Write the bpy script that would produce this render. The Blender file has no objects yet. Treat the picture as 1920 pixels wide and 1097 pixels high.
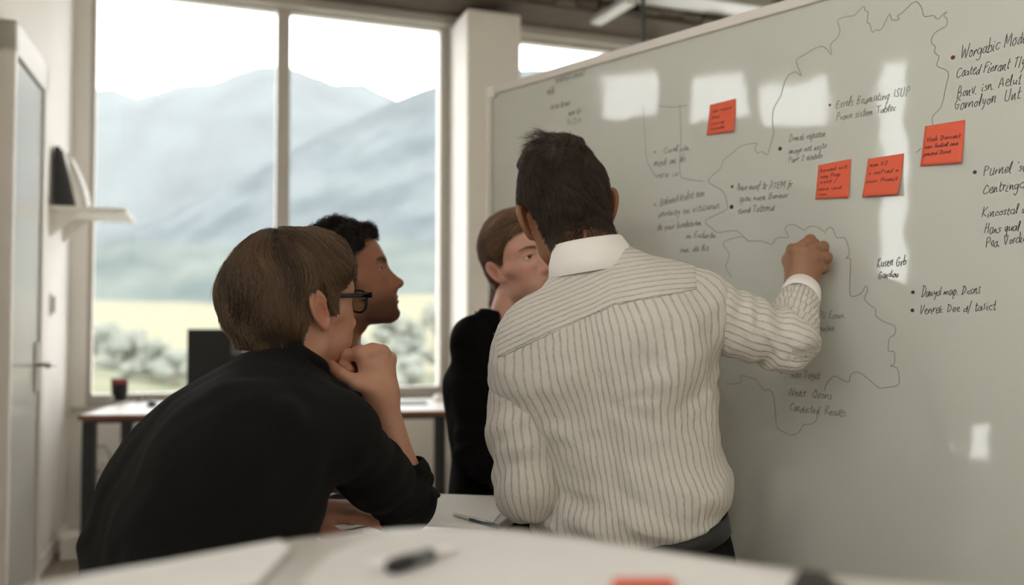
import bpy, math, random
import numpy as np
from mathutils import Vector, Matrix

S = bpy.context.scene
COL = S.collection
PI = math.pi
rad = math.radians

# ------------------------------------------------------------------ camera
CAM = np.array([0.0, 0.0, 1.15])
FPX = 1600.0
PITCH = math.atan(52 / FPX)
cam_data = bpy.data.cameras.new('camera')
cam_data.sensor_width = 36.0
cam_data.lens = FPX / 1920 * 36.0
cam_data.clip_start = 0.02
cam_data.clip_end = 20000
cam_data.dof.use_dof = True
cam_data.dof.focus_distance = 1.52
cam_data.dof.aperture_fstop = 1.9
cam = bpy.data.objects.new('camera', cam_data)
COL.objects.link(cam)
cam.location = CAM
cam.rotation_euler = (PI / 2 + PITCH, 0, 0)
S.camera = cam

def ray(px, py):
    """direction of the photograph's pixel, scaled so that y (distance) is 1"""
    a, b = (px - 960) / FPX, (548.5 - py) / FPX
    s, c = math.sin(PITCH), math.cos(PITCH)
    d = np.array([a, c - b * s, s + b * c])
    return d / d[1]

def at(px, py, Y):
    return CAM + ray(px, py) * Y

# ------------------------------------------------------------------ world, light, exposure
SKY = 5.2
world = bpy.data.worlds.new('sky')
S.world = world
world.use_nodes = True
bg = world.node_tree.nodes['Background']
bg.inputs['Color'].default_value = (1.0, 0.99, 0.975, 1)
bg.inputs['Strength'].default_value = SKY

S.view_settings.view_transform = 'Standard'
S.view_settings.look = 'None'
S.view_settings.gamma = 1.0
S.view_settings.use_curve_mapping = False
S.view_settings.exposure = 0.15
S.cycles.use_denoising = True
S.cycles.max_bounces = 10
S.cycles.diffuse_bounces = 5
S.cycles.transparent_max_bounces = 16
S.cycles.volume_bounces = 2
S.cycles.sample_clamp_indirect = 6.0

# ------------------------------------------------------------------ materials
def sg(r, g, b):
    f = lambda v: v / 12.92 if v <= 0.04045 else ((v + 0.055) / 1.055) ** 2.4
    return (f(r / 255), f(g / 255), f(b / 255))

def mat(name, col, rough=0.6, var=0.06, scale=30.0, bump=0.0, bscale=None, metal=0.0, spec=0.5,
        sss=0.0, sheen=0.0, coat=0.0, sssr=(0.9, 0.35, 0.2), sscale=0.006):
    m = bpy.data.materials.new(name)
    m.use_nodes = True
    nt = m.node_tree
    n, l = nt.nodes, nt.links
    b = n['Principled BSDF']
    tc = n.new('ShaderNodeTexCoord')
    no = n.new('ShaderNodeTexNoise')
    no.inputs['Scale'].default_value = scale
    no.inputs['Detail'].default_value = 4
    l.new(tc.outputs['Object'], no.inputs['Vector'])
    mr = n.new('ShaderNodeMapRange')
    mr.inputs['To Min'].default_value = 1 - var
    mr.inputs['To Max'].default_value = 1 + var
    l.new(no.outputs['Fac'], mr.inputs['Value'])
    mx = n.new('ShaderNodeMix')
    mx.data_type = 'RGBA'
    mx.blend_type = 'MULTIPLY'
    mx.inputs['Factor'].default_value = 1
    mx.inputs['A'].default_value = (*col, 1)
    l.new(mr.outputs['Result'], mx.inputs['B'])
    l.new(mx.outputs['Result'], b.inputs['Base Color'])
    b.inputs['Roughness'].default_value = rough
    b.inputs['Metallic'].default_value = metal
    b.inputs['Specular IOR Level'].default_value = spec
    if sss:
        b.inputs['Subsurface Weight'].default_value = sss
        b.inputs['Subsurface Radius'].default_value = sssr
        b.inputs['Subsurface Scale'].default_value = sscale
    if sheen:
        b.inputs['Sheen Weight'].default_value = sheen
    if coat:
        b.inputs['Coat Weight'].default_value = coat
        b.inputs['Coat Roughness'].default_value = 0.08
    if bump:
        n2 = n.new('ShaderNodeTexNoise')
        n2.inputs['Scale'].default_value = bscale or scale * 4
        n2.inputs['Detail'].default_value = 5
        l.new(tc.outputs['Object'], n2.inputs['Vector'])
        bp = n.new('ShaderNodeBump')
        bp.inputs['Strength'].default_value = bump
        bp.inputs['Distance'].default_value = 0.002
        l.new(n2.outputs['Fac'], bp.inputs['Height'])
        l.new(bp.outputs['Normal'], b.inputs['Normal'])
    return m

def glass_mat(name, tint=(0.97, 0.98, 0.98), ior=1.45, rough=0.0):
    m = bpy.data.materials.new(name)
    m.use_nodes = True
    nt = m.node_tree
    n, l = nt.nodes, nt.links
    n.remove(n['Principled BSDF'])
    out = n['Material Output']
    tr = n.new('ShaderNodeBsdfTransparent')
    tr.inputs['Color'].default_value = (*tint, 1)
    gl = n.new('ShaderNodeBsdfGlossy')
    gl.inputs['Roughness'].default_value = rough
    fr = n.new('ShaderNodeFresnel')
    fr.inputs['IOR'].default_value = ior
    mx = n.new('ShaderNodeMixShader')
    l.new(fr.outputs['Fac'], mx.inputs['Fac'])
    l.new(tr.outputs['BSDF'], mx.inputs[1])
    l.new(gl.outputs['BSDF'], mx.inputs[2])
    l.new(mx.outputs['Shader'], out.inputs['Surface'])
    return m

M = {}
M['wall'] = mat('wall_paint', sg(243, 239, 233), 0.75, 0.02, 6, 0.05, 180)
M['column'] = mat('column_plaster', sg(240, 235, 227), 0.7, 0.02, 6, 0.05, 150)
M['frame'] = mat('window_frame_paint', sg(196, 190, 180), 0.45, 0.02, 8)
M['white'] = mat('white_paint', sg(236, 231, 224), 0.4, 0.02, 8)
M['ceil'] = mat('ceiling_concrete', sg(212, 206, 196), 0.9, 0.08, 5, 0.3, 40)
M['joist'] = mat('ceiling_board', sg(84, 72, 56), 0.85, 0.4, 9, 0.3, 60)
M['pipe'] = mat('galvanised_metal', sg(170, 168, 160), 0.45, 0.1, 10, metal=0.3)
M['dark_metal'] = mat('dark_steel', sg(46, 48, 46), 0.5, 0.08, 20, metal=0.2)
M['floor'] = mat('floor_carpet', sg(150, 136, 122), 0.95, 0.2, 60, 0.6, 400)
M['desk'] = mat('desk_laminate', sg(238, 235, 230), 0.28, 0.02, 8)
M['edge'] = mat('desk_wood_edge', sg(126, 80, 62), 0.5, 0.15, 25)
M['black'] = mat('black_plastic', sg(20, 20, 20), 0.45, 0.1, 30)
M['screen'] = mat('dark_screen', sg(8, 9, 10), 0.5, 0.05, 10)
M['greyplastic'] = mat('grey_plastic', sg(92, 96, 98), 0.4, 0.05, 10)
M['paper'] = mat('paper', sg(243, 240, 235), 0.8, 0.02, 12, 0.1, 90)
M['paper2'] = mat('paper_grey', sg(228, 224, 218), 0.8, 0.03, 12, 0.1, 90)
M['alu'] = mat('aluminium', sg(200, 198, 194), 0.35, 0.04, 20, metal=0.6)
M['frost'] = mat('frosted_panel', sg(205, 206, 202), 0.22, 0.02, 5)
M['glass'] = glass_mat('window_glass', ior=1.16)
# ------------------------------------------------------------------ object helpers
def props(o, label=None, cat=None, group=None, kind=None):
    if label: o['label'] = label
    if cat: o['category'] = cat
    if group: o['group'] = group
    if kind: o['kind'] = kind
    return o

def thing(name, label, cat, loc=(0, 0, 0), rotz=0.0, group=None):
    o = bpy.data.objects.new(name, None)
    o.empty_display_size = 0.1
    COL.objects.link(o)
    o.location = loc
    o.rotation_euler = (0, 0, rotz)
    return props(o, label, cat, group)

class MB:
    """collects shapes and links them as one mesh object"""
    def __init__(s):
        s.v, s.f, s.n = [], [], 0
    def add(s, v, f):
        s.v += [tuple(map(float, p)) for p in v]
        s.f += [tuple(i + s.n for i in q) for q in f]
        s.n += len(v)
        return s
    def box(s, x0, x1, y0, y1, z0, z1, rot=None, org=None):
        v = [(x, y, z) for x in (x0, x1) for y in (y0, y1) for z in (z0, z1)]
        if rot is not None:
            c = Vector(org if org is not None else ((x0 + x1) / 2, (y0 + y1) / 2, (z0 + z1) / 2))
            v = [tuple(rot @ (Vector(p) - c) + c) for p in v]
        return s.add(v, [(0, 1, 3, 2), (4, 6, 7, 5), (0, 4, 5, 1), (2, 3, 7, 6), (0, 2, 6, 4), (1, 5, 7, 3)])
    def tube(s, pts, r, n=8, cap=True):
        pts = [Vector(p) for p in pts]
        rs = r if isinstance(r, (list, tuple)) else [r] * len(pts)
        v, f = [], []
        up = None
        for i, p in enumerate(pts):
            t = (pts[min(i + 1, len(pts) - 1)] - pts[max(i - 1, 0)]).normalized()
            if up is None:
                up = Vector((0, 0, 1)) if abs(t.z) < 0.9 else Vector((1, 0, 0))
            a = t.cross(up).normalized()
            b = a.cross(t).normalized()
            up = b
            for k in range(n):
                an = 2 * PI * k / n
                v.append(p + (a * math.cos(an) + b * math.sin(an)) * rs[i])
        for i in range(len(pts) - 1):
            for k in range(n):
                k2 = (k + 1) % n
                f.append((i * n + k, i * n + k2, (i + 1) * n + k2, (i + 1) * n + k))
        if cap:
            f.append(tuple(range(n - 1, -1, -1)))
            f.append(tuple((len(pts) - 1) * n + k for k in range(n)))
        return s.add(v, f)
    def lathe(s, prof, n=24, c=(0, 0, 0)):
        v, f = [], []
        for (r, z) in prof:
            for k in range(n):
                a = 2 * PI * k / n
                v.append((c[0] + r * math.cos(a), c[1] + r * math.sin(a), c[2] + z))
        for i in range(len(prof) - 1):
            for k in range(n):
                k2 = (k + 1) % n
                f.append((i * n + k, i * n + k2, (i + 1) * n + k2, (i + 1) * n + k))
        f.append(tuple(range(n - 1, -1, -1)))
        f.append(tuple((len(prof) - 1) * n + k for k in range(n)))
        return s.add(v, f)
    def prism(s, poly, z0, z1):
        n = len(poly)
        v = [(x, y, z0) for x, y in poly] + [(x, y, z1) for x, y in poly]
        f = [tuple(range(n - 1, -1, -1)), tuple(range(n, 2 * n))]
        f += [(i, (i + 1) % n, n + (i + 1) % n, n + i) for i in range(n)]
        return s.add(v, f)
    def build(s, name, m, parent=None, bevel=0.0, smooth=False, kind=None, label=None, loc=None, rotz=0.0):
        me = bpy.data.meshes.new(name)
        me.from_pydata(s.v, [], s.f)
        me.materials.append(m)
        if smooth:
            me.shade_smooth()
        o = bpy.data.objects.new(name, me)
        COL.objects.link(o)
        if parent is not None:
            o.parent = parent
        if loc is not None:
            o.location = loc
        o.rotation_euler = (0, 0, rotz)
        if bevel:
            b = o.modifiers.new('bevel', 'BEVEL')
            b.width = bevel
            b.segments = 2
            b.limit_method = 'ANGLE'
        if kind: o['kind'] = kind
        if label: o['label'] = label
        return o

def box(name, m, parent, x0, x1, y0, y1, z0, z1, bevel=0.0, **k):
    return MB().box(x0, x1, y0, y1, z0, z1).build(name, m, parent, bevel, **k)
# ------------------------------------------------------------------ room shell
# left wall runs away from the camera, window wall closes the room; both meet in CORNER
CORNER = (-2.368, 4.564, 0.0)
AW = math.atan2(1.0, 2.8)            # direction of the window wall
EW = np.array([math.cos(AW), math.sin(AW), 0]); NW = np.array([-math.sin(AW), math.cos(AW), 0])
AL = math.atan2(1.0, -0.3375)        # direction of the left wall, away from the camera
CEIL = 3.2
GZ0, GZ1 = 0.745, 2.965
TH = 0.28

# floor and ceiling
fl = MB().prism([(-2.6, 5.0), (-0.25, -3.4), (3.6, -3.4), (4.4, 6.9)], -0.12, 0.0).build('floor', M['floor'], kind='structure')
ce = MB().prism([(-2.7, 5.1), (-0.25, -3.5), (3.7, -3.5), (4.6, 7.1)], CEIL, CEIL + 0.15).build('ceiling', M['ceil'], kind='structure')

# window wall: local x along the wall from the corner, y outwards, z up
wb = MB()
W1 = (0.085, 2.106)
W3 = (2.479, 4.75)
wb.box(-0.3, W1[0], 0, TH, 0, CEIL + 0.1)
wb.box(W1[1], W3[0], 0, TH, 0, CEIL + 0.1)
wb.box(W3[1], 5.9, 0, TH, 0, CEIL + 0.1)
for a, b_ in (W1, W3):
    wb.box(a, b_, 0, TH, 0, GZ0 - 0.055)
    wb.box(a, b_, 0, TH, GZ1 + 0.07, CEIL + 0.1)
wall_b = wb.build('wall_back', M['wall'], kind='structure', loc=CORNER, rotz=AW)

def rrect(x0, x1, z0, z1, r, n=5):
    p = []
    for cx, cz, a0 in ((x1 - r, z1 - r, 0), (x0 + r, z1 - r, 90), (x0 + r, z0 + r, 180), (x1 - r, z0 + r, 270)):
        for k in range(n + 1):
            a = rad(a0 + 90 * k / n)
            p.append((cx + r * math.cos(a), cz + r * math.sin(a)))
    return p

def window(name, x0, x1, z0, z1, gx0, gx1, gz0, gz1, y0, y1, loc, rotz):
    """frame with slightly rounded glass corners, a pane and gaskets"""
    w = thing(name, None, None, loc, rotz)
    w['kind'] = 'structure'
    n = 24
    inner = rrect(gx0, gx1, gz0, gz1, 0.018)
    outer = rrect(x0, x1, z0, z1, 0.0005)
    k = len(inner)
    v = [(x, y0, z) for x, z in outer] + [(x, y0, z) for x, z in inner] + [(x, y1, z) for x, z in outer] + [(x, y1, z) for x, z in inner]
    f = []
    for i in range(k):
        j = (i + 1) % k
        f += [(i, j, k + j, k + i), (2 * k + i, 3 * k + i, 3 * k + j, 2 * k + j), (k + i, k + j, 3 * k + j, 3 * k + i), (i, 2 * k + i, 2 * k + j, j)]
    MB().add(v, f).build('window_frame', M['frame'], w)
    ym = (y0 + y1) / 2
    MB().box(gx0 - 0.01, gx1 + 0.01, ym - 0.003, ym + 0.003, gz0 - 0.01, gz1 + 0.01).build('window_pane', M['glass'], w)
    return w

window('window_1', W1[0], 1.1015, GZ0 - 0.055, GZ1 + 0.07, 0.108, 1.064, GZ0, GZ1, 0.02, 0.10, CORNER, AW)
window('window_2', 1.1015, W1[1], GZ0 - 0.055, GZ1 + 0.07, 1.139, 2.047, GZ0, GZ1, 0.02, 0.10, CORNER, AW)
window('window_3', W3[0], 3.6, GZ0 - 0.055, GZ1 + 0.06, 2.50, 3.56, GZ0, GZ1 - 0.015, 0.02, 0.10, CORNER, AW)
window('window_4', 3.6, W3[1], GZ0 - 0.055, GZ1 + 0.06, 3.64, 4.69, GZ0, GZ1 - 0.015, 0.02, 0.10, CORNER, AW)
# sill board under the first two windows
MB().box(0.02, 2.10, -0.03, 0.10, GZ0 - 0.085, GZ0 - 0.055).build('trim_1', M['frame'], None, 0.004, kind='structure', loc=CORNER, rotz=AW)
# header profile above the windows and a dark strip painting in the shade of the gap over it
MB().box(0.0, 5.6, -0.05, 0.02, GZ1 + 0.012, GZ1 + 0.075).build('trim_2', M['frame'], None, 0.004, kind='structure', loc=CORNER, rotz=AW)
MB().box(0.0, 5.6, -0.012, 0.01, GZ1 + 0.075, GZ1 + 0.135).build('gap_shade_strip', M['dark_metal'], None, kind='structure', loc=CORNER, rotz=AW)

# column standing in front of the window wall
MB().box(2.106, 2.44, -0.37, 0.02, 0, 2.972).build('column', M['column'], None, 0.012, kind='structure', loc=CORNER, rotz=AW)
MB().box(1.2, 5.6, -0.42, 0.0, 3.03, CEIL + 0.02).build('beam', M['joist'], None, 0.01, kind='structure', loc=CORNER, rotz=AW)

# left wall: local x from the corner towards the camera, y outwards (to the left)
AL2 = AL + PI                          # towards the camera
# openings along the left wall given by distance t from the corner: clerestory lights, a tall slit, two low slots added for glints on the board, and big windows behind the camera
def tL(Y):
    return (4.564 - Y) * math.hypot(0.3375, 1.0)
LW = [(tL(2.18), tL(1.89), 2.10, 2.36), (tL(1.77), tL(1.51), 2.05, 2.31), (tL(1.47), tL(1.18), 2.0, 2.24),
      (tL(1.0), tL(0.885), 1.15, 2.28), (tL(0.87), tL(0.73), 0.585, 0.655), (tL(0.70), tL(0.61), 0.56, 0.73), (tL(0.08), tL(-1.6), 1.2, 3.0), (tL(-1.75), tL(-3.1), 0.7, 3.0)]
lb = MB()
edges = [(-0.3)]
cur = -0.3
for (t0, t1, z0, z1) in LW:
    lb.box(cur, t0, -0.2, 0, 0, CEIL + 0.1)
    lb.box(t0, t1, -0.2, 0, 0, z0)
    lb.box(t0, t1, -0.2, 0, z1, CEIL + 0.1)
    cur = t1
lb.box(cur, tL(-3.4), -0.2, 0, 0, CEIL + 0.1)
wall_l = lb.build('wall_left', M['wall'], kind='structure', loc=CORNER, rotz=AL2)
for i, (t0, t1, z0, z1) in enumerate(LW):
    e = 0.05 if i > 5 else 0.008
    window('window_%d' % (5 + i), t0, t1, z0, z1, t0 + e, t1 - e, z0 + e, z1 - e, -0.12, -0.05, CORNER, AL2)  # the two low ones are added only to glint in the whiteboard

# right and rear wall (behind the board and behind the camera)
MB().box(0, 11.2, -0.2, 0, 0, CEIL + 0.1).build('wall_right', M['wall'], None, kind='structure', loc=(3.05, -3.4, 0), rotz=rad(84))
rb = MB()
rb.box(-0.4, 3.8, -0.2, 0, 0, CEIL + 0.1)
rb.build('wall_rear', M['wall'], None, kind='structure', loc=(-0.2, -3.2, 0))

# baseboards
MB().box(0.0, 1.28, 0, 0.016, 0.0, 0.075).build('baseboard_left', M['wall'], None, 0.003, kind='structure', loc=CORNER, rotz=AL2)
MB().box(0.0, 2.1, -0.016, 0, 0.0, 0.075).build('baseboard_back', M['wall'], None, 0.003, kind='structure', loc=CORNER, rotz=AW)

# ceiling boards: dark planks between the ribs, seen over the column and the whiteboard
cb = thing('ceiling_planking', None, None, CORNER, AW)
cb['kind'] = 'structure'
random.seed(3)
tones = [mat('plank_tone_%d' % i, sg(*c), 0.85, 0.35, 9, 0.3, 60) for i, c in enumerate(((70, 60, 46), (88, 78, 62), (58, 50, 40), (104, 94, 78)))]
for k in range(26):
    x = 1.9 + k * 0.145
    MB().box(x, x + 0.128, -0.46 - random.random() * 0.05, -0.425, 3.035 + random.random() * 0.03, 3.19).build('plank', tones[random.randrange(4)], cb)

# pipes and tray under the ceiling
pp = thing('ceiling_pipe', 'pale round pipe running along the top of the window wall', 'pipe', CORNER, AW)
MB().tube([(2.46, -0.10, 3.095), (5.5, -0.10, 3.095)], 0.028, 12).build('pipe_run', M['pipe'], pp, smooth=True)
for k in range(5):
    MB().box(2.6 + k * 0.62, 2.63 + k * 0.62, -0.135, 0.0, 3.06, 3.13).build('pipe_bracket', M['pipe'], pp, 0.003)
ct = thing('cable_tray', 'grey metal cable tray under the ceiling behind the whiteboard', 'cable tray', CORNER, AW)
MB().box(2.7, 5.0, -0.72, -0.52, 3.075, 3.085).build('tray_floor', M['pipe'], ct)
MB().box(2.7, 5.0, -0.725, -0.715, 3.075, 3.125).build('tray_side', M['pipe'], ct)
MB().box(2.7, 5.0, -0.525, -0.515, 3.075, 3.125).build('tray_side', M['pipe'], ct)
for k in range(4):
    MB().tube([(2.85 + k * 0.6, -0.62, 3.085), (2.85 + k * 0.6, -0.62, 3.2)], 0.006, 6).build('tray_hanger', M['dark_metal'], ct)

# slanted ceiling luminaire and the dark rod in front of it
p0, p1 = at(1126, 36, 4.7), at(1172, 8, 4.5)
hl = thing('ceiling_light', 'pale slim ceiling light hanging askew above the top of the whiteboard', 'light', ((p0 + p1) / 2).tolist())
d = Vector((p1 - p0))
rot = d.to_track_quat('X', 'Z').to_matrix()
L = d.length / 2 + 0.05
MB().box(-L, L, -0.035, 0.035, -0.015, 0.02, rot, (0, 0, 0)).build('light_housing', M['alu'], hl, 0.004)
MB().tube([(0, 0, 0.02), (0, 0, CEIL - hl.location.z)], 0.005, 6).build('light_rod', M['dark_metal'], hl)
pr = at(1206, 40, 3.6)
rd = thing('hanging_rod', 'thin dark rod hanging from the ceiling behind the top edge of the whiteboard', 'rod', (pr[0], pr[1], 2.2))
MB().tube([(0, 0, 0), (0, 0, CEIL - 2.2)], 0.0085, 8).build('rod_bar', M['dark_metal'], rd, smooth=True)
MB().box(-0.03, 0.03, -0.03, 0.03, CEIL - 2.2 - 0.012, CEIL - 2.2).build('ceiling_plate', M['dark_metal'], rd, 0.003)
MB().box(-0.03, 0.03, -0.03, 0.03, -0.012, 0.0).build('end_cap', M['dark_metal'], rd, 0.003)

# ------------------------------------------------------------------ door in the left wall
dr = thing('door_1', None, None, CORNER, AL2)
dr['kind'] = 'structure'
DT0, DT1, DTOP = tL(3.66), tL(3.06), 2.245
PJ = 0.055
cp_z = 0
f_ = MB()
f_.box(DT0, DT0 + 0.075, 0, PJ, 0, DTOP); f_.box(DT1 - 0.045, DT1, 0, PJ, 0, DTOP); f_.box(DT0, DT1, 0, PJ, DTOP - 0.115, DTOP)
f_.build('door_frame', M['white'], dr, 0.003)
MB().box(DT0 + 0.083, DT1 - 0.05, 0, PJ - 0.012, 0.01, DTOP - 0.125).build('door_leaf', M['frost'], dr, 0.002)
MB().box(DT0 + 0.075, DT0 + 0.083, 0, PJ - 0.03, 0.01, DTOP - 0.115).build('door_gasket', M['greyplastic'], dr)
MB().box(DT0 + 0.075, DT1 - 0.045, 0, PJ - 0.03, DTOP - 0.125, DTOP - 0.115).build('door_gasket', M['greyplastic'], dr)
h = MB().box(DT0 + 0.115, DT0 + 0.15, PJ - 0.013, PJ - 0.001, 0.85, 1.06).build('handle_plate', M['alu'], dr, 0.003)
hx = DT0 + 0.132
MB().tube([(hx, PJ - 0.005, 0.965), (hx, PJ + 0.05, 0.965), (hx - 0.01, PJ + 0.058, 0.965), (hx + 0.13, PJ + 0.058, 0.965)], 0.0095, 10).build('door_handle', M['alu'], dr, smooth=True)

# light switch
ls = thing('light_switch', 'white light switch on the left wall beside the door', 'switch', CORNER, AL2)
ts = tL(4.075)
MB().box(ts - 0.04, ts + 0.04, 0, 0.010, 1.17, 1.28).build('switch_plate', M['white'], ls, 0.003)
MB().box(ts - 0.026, ts + 0.026, 0.010, 0.016, 1.185, 1.265).build('switch_rocker', M['greyplastic'], ls, 0.003)

# wall shelf with its bracket
sh = thing('wall_shelf', 'short white wall shelf on a triangular bracket by the window', 'shelf', CORNER, AL2)
t1_, t0_ = tL(4.0), tL(4.40)
MB().box(t0_, t1_, 0, 0.33, 1.665, 1.692).build('shelf_board', M['white'], sh, 0.003)
br = MB()
for tt in (t1_ - 0.02, t0_ + 0.05):
    v = [(tt, 0, 1.665), (tt, 0.13, 1.665), (tt, 0, 1.545)]
    v += [(x - 0.018, y, z) for x, y, z in v]
    MB().add(v, [(0, 1, 2), (5, 4, 3), (0, 3, 4, 1), (1, 4, 5, 2), (2, 5, 3, 0)]).build('shelf_bracket', M['white'], sh)
# black file box and pale folder on the shelf
sb = thing('magazine_file', 'black slanted magazine file standing on the white wall shelf', 'file', CORNER, AL2)
z = 1.692
def wedge(t0, t1, ya, yb, yc, h):
    v = [(t0, ya, z), (t0, yb, z), (t0, yc, z + h), (t0, ya, z + h)]
    v += [(t1, y, zz) for _, y, zz in v]
    return MB().add(v, [(0, 1, 2, 3), (7, 6, 5, 4), (0, 4, 5, 1), (1, 5, 6, 2), (2, 6, 7, 3), (3, 7, 4, 0)])
wedge(t1_ - 0.035, t1_ - 0.025, 0.012, 0.100, 0.036, 0.285).build('file_side', M['black'], sb, 0.002)
wedge(t1_ - 0.115, t1_ - 0.105, 0.012, 0.100, 0.036, 0.285).build('file_side', M['black'], sb, 0.002)
MB().box(t1_ - 0.105, t1_ - 0.035, 0.012, 0.02, z, z + 0.285).build('file_back', M['black'], sb)
MB().box(t1_ - 0.105, t1_ - 0.035, 0.02, 0.10, z, z + 0.006).build('file_floor', M['black'], sb)
fo = thing('paper_folder', 'pale grey folder leaning behind the black file on the shelf', 'folder', CORNER, AL2)
v = []
nseg = 8
for i in range(nseg + 1):
    a = i / nseg
    yy = 0.14 - 0.085 * a ** 1.6
    v += [(t1_ - 0.14, yy, z + 0.27 * a), (t1_ - 0.33, yy, z + 0.27 * a)]
nv = len(v)
v += [(x, y - 0.012, zz) for x, y, zz in v]
f = []
for i in range(nseg):
    a = 2 * i
    f += [(a, a + 1, a + 3, a + 2), (nv + a, nv + a + 2, nv + a + 3, nv + a + 1), (a, a + 2, nv + a + 2, nv + a), (a + 1, nv + a + 1, nv + a + 3, a + 3)]
f += [(0, nv, nv + 1, 1), (nv - 2, nv - 1, 2 * nv - 1, 2 * nv - 2)]
MB().add(v, f).build('folder_cover', M['paper2'], fo)
MB().box(t1_ - 0.33, t1_ - 0.14, 0.118, 0.126, z, z + 0.10).build('folder_sheets', M['paper'], fo)

# ------------------------------------------------------------------ desk in front of the windows
d0, d1 = at(146, 777, 3.82), at(858, 769, 4.02)
DA = math.atan2(d1[1] - d0[1], d1[0] - d0[0])
DW = math.hypot(d1[1] - d0[1], d1[0] - d0[0])
DZ = 0.727
DD = 0.62
desk = thing('desk', 'white desk with brown edge and dark legs under the windows', 'desk', (d0[0], d0[1], 0), DA)
MB().box(0, DW, 0, DD, DZ - 0.022, DZ).build('desk_top', M['desk'], desk, 0.002)
e = MB(); e.box(0, DW, -0.003, 0.0, DZ - 0.024, DZ - 0.001); e.build('edge_band', M['edge'], desk)
MB().box(0.05, DW - 0.05, 0.02, 0.06, DZ - 0.04, DZ - 0.022).build('desk_rail', M['dark_metal'], desk)
MB().box(0.05, DW - 0.05, DD - 0.06, DD - 0.02, DZ - 0.04, DZ - 0.022).build('desk_rail', M['dark_metal'], desk)
for lx in (0.010, DW - 0.095):
    for ly in (0.02, DD - 0.08):
        MB().box(lx, lx + (0.05 if lx < 0.5 else 0.04), ly, ly + 0.05, 0, DZ - 0.022).build('desk_leg', M['dark_metal'], desk, 0.002)
    MB().box(lx + 0.005, lx + 0.04, 0.07, DD - 0.08, 0.10, 0.14).build('foot_rail', M['dark_metal'], desk, 0.002)
def ondesk(px, py, dz=0.0):
    d_ = ray(px, py)
    t = (DZ + dz - CAM[2]) / d_[2]
    return CAM + d_ * t
# insulated mug
q = ondesk(224, 751)
mg = thing('travel_mug', 'black travel mug with red rim standing on the white desk', 'mug', q.tolist())
MB().lathe([(0.036, 0), (0.0385, 0.004), (0.0415, 0.09), (0.0415, 0.092), (0.037, 0.09), (0.035, 0.01), (0.001, 0.008)], 24).build('mug_body', M['black'], mg, smooth=True)
M['red'] = mat('red_rubber', sg(150, 60, 48), 0.5, 0.05)
MB().lathe([(0.0418, 0.092), (0.043, 0.094), (0.043, 0.112), (0.041, 0.114), (0.037, 0.112), (0.037, 0.092)], 24).build('mug_rim', M['red'], mg, smooth=True)
MB().lathe([(0.0405, 0.113), (0.0395, 0.117), (0.02, 0.118), (0.001, 0.118)], 24).build('mug_lid', M['black'], mg, smooth=True)
MB().box(-0.030, -0.012, -0.044, -0.034, 0.006, 0.03).build('mug_sticker', M['paper2'], mg, 0.002)
# spectacles lying on the desk
q = ondesk(259, 754)
gp = thing('wire_glasses', 'thin wire spectacles lying on the desk beside the black mug', 'glasses', q.tolist())
for sx in (-0.024, 0.024):
    MB().tube([(sx + 0.021 * math.cos(a), 0.0, 0.022 + 0.018 * math.sin(a)) for a in np.linspace(0, 2 * PI, 19)], 0.0028, 6, False).build('lens_rim', M['dark_metal'], gp, smooth=True)
MB().tube([(-0.005, 0, 0.028), (0, 0, 0.031), (0.005, 0, 0.028)], 0.0015, 6).build('bridge', M['dark_metal'], gp)
for sx in (-0.045, 0.045):
    MB().tube([(sx, 0, 0.026), (sx, -0.07, 0.02), (sx * 0.95, -0.11, 0.003)], 0.0026, 6).build('temple', M['dark_metal'], gp)
# dark computer mouse
def mouse(q, label, m, s=1.0):
    o = thing('computer_mouse', label, 'mouse', q.tolist(), 0.5, 'computer mice on the desk')
    v, f = [], []
    nu, nv_ = 14, 7
    for j in range(nv_ + 1):
        for i in range(nu):
            a = 2 * PI * i / nu
            b_ = (PI / 2) * j / nv_
            v.append((0.03 * s * math.cos(a) * math.cos(b_), 0.052 * s * math.sin(a) * math.cos(b_), 0.036 * s * math.sin(b_)))
    for j in range(nv_):
        for i in range(nu):
            i2 = (i + 1) % nu
            f.append((j * nu + i, j * nu + i2, (j + 1) * nu + i2, (j + 1) * nu + i))
    f.append(tuple(range(nu - 1, -1, -1)))
    MB().add(v, f).build('mouse_shell', m, o, smooth=True)
    MB().tube([(0, 0.022 * s, 0.0305 * s), (0, 0.038 * s, 0.024 * s)], 0.004 * s, 8).build('scroll_wheel', M['greyplastic'], o)
mouse(ondesk(285, 762), 'black computer mouse on the desk near the travel mug', M['black'], 0.8)
mouse(ondesk(822, 752), 'white computer mouse near the other end of the desk by the column', M['white'], 1.0)
# white pad under things
q = ondesk(775, 757)
tb = thing('tablet', 'flat dark tablet lying on the desk beside the white mouse', 'tablet', q.tolist(), DA)
MB().box(-0.16, 0.07, -0.05, 0.09, 0, 0.006).build('tablet_body', M['greyplastic'], tb, 0.002)
MB().box(-0.15, 0.06, -0.04, 0.08, 0.006, 0.007).build('tablet_screen', M['screen'], tb)
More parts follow.
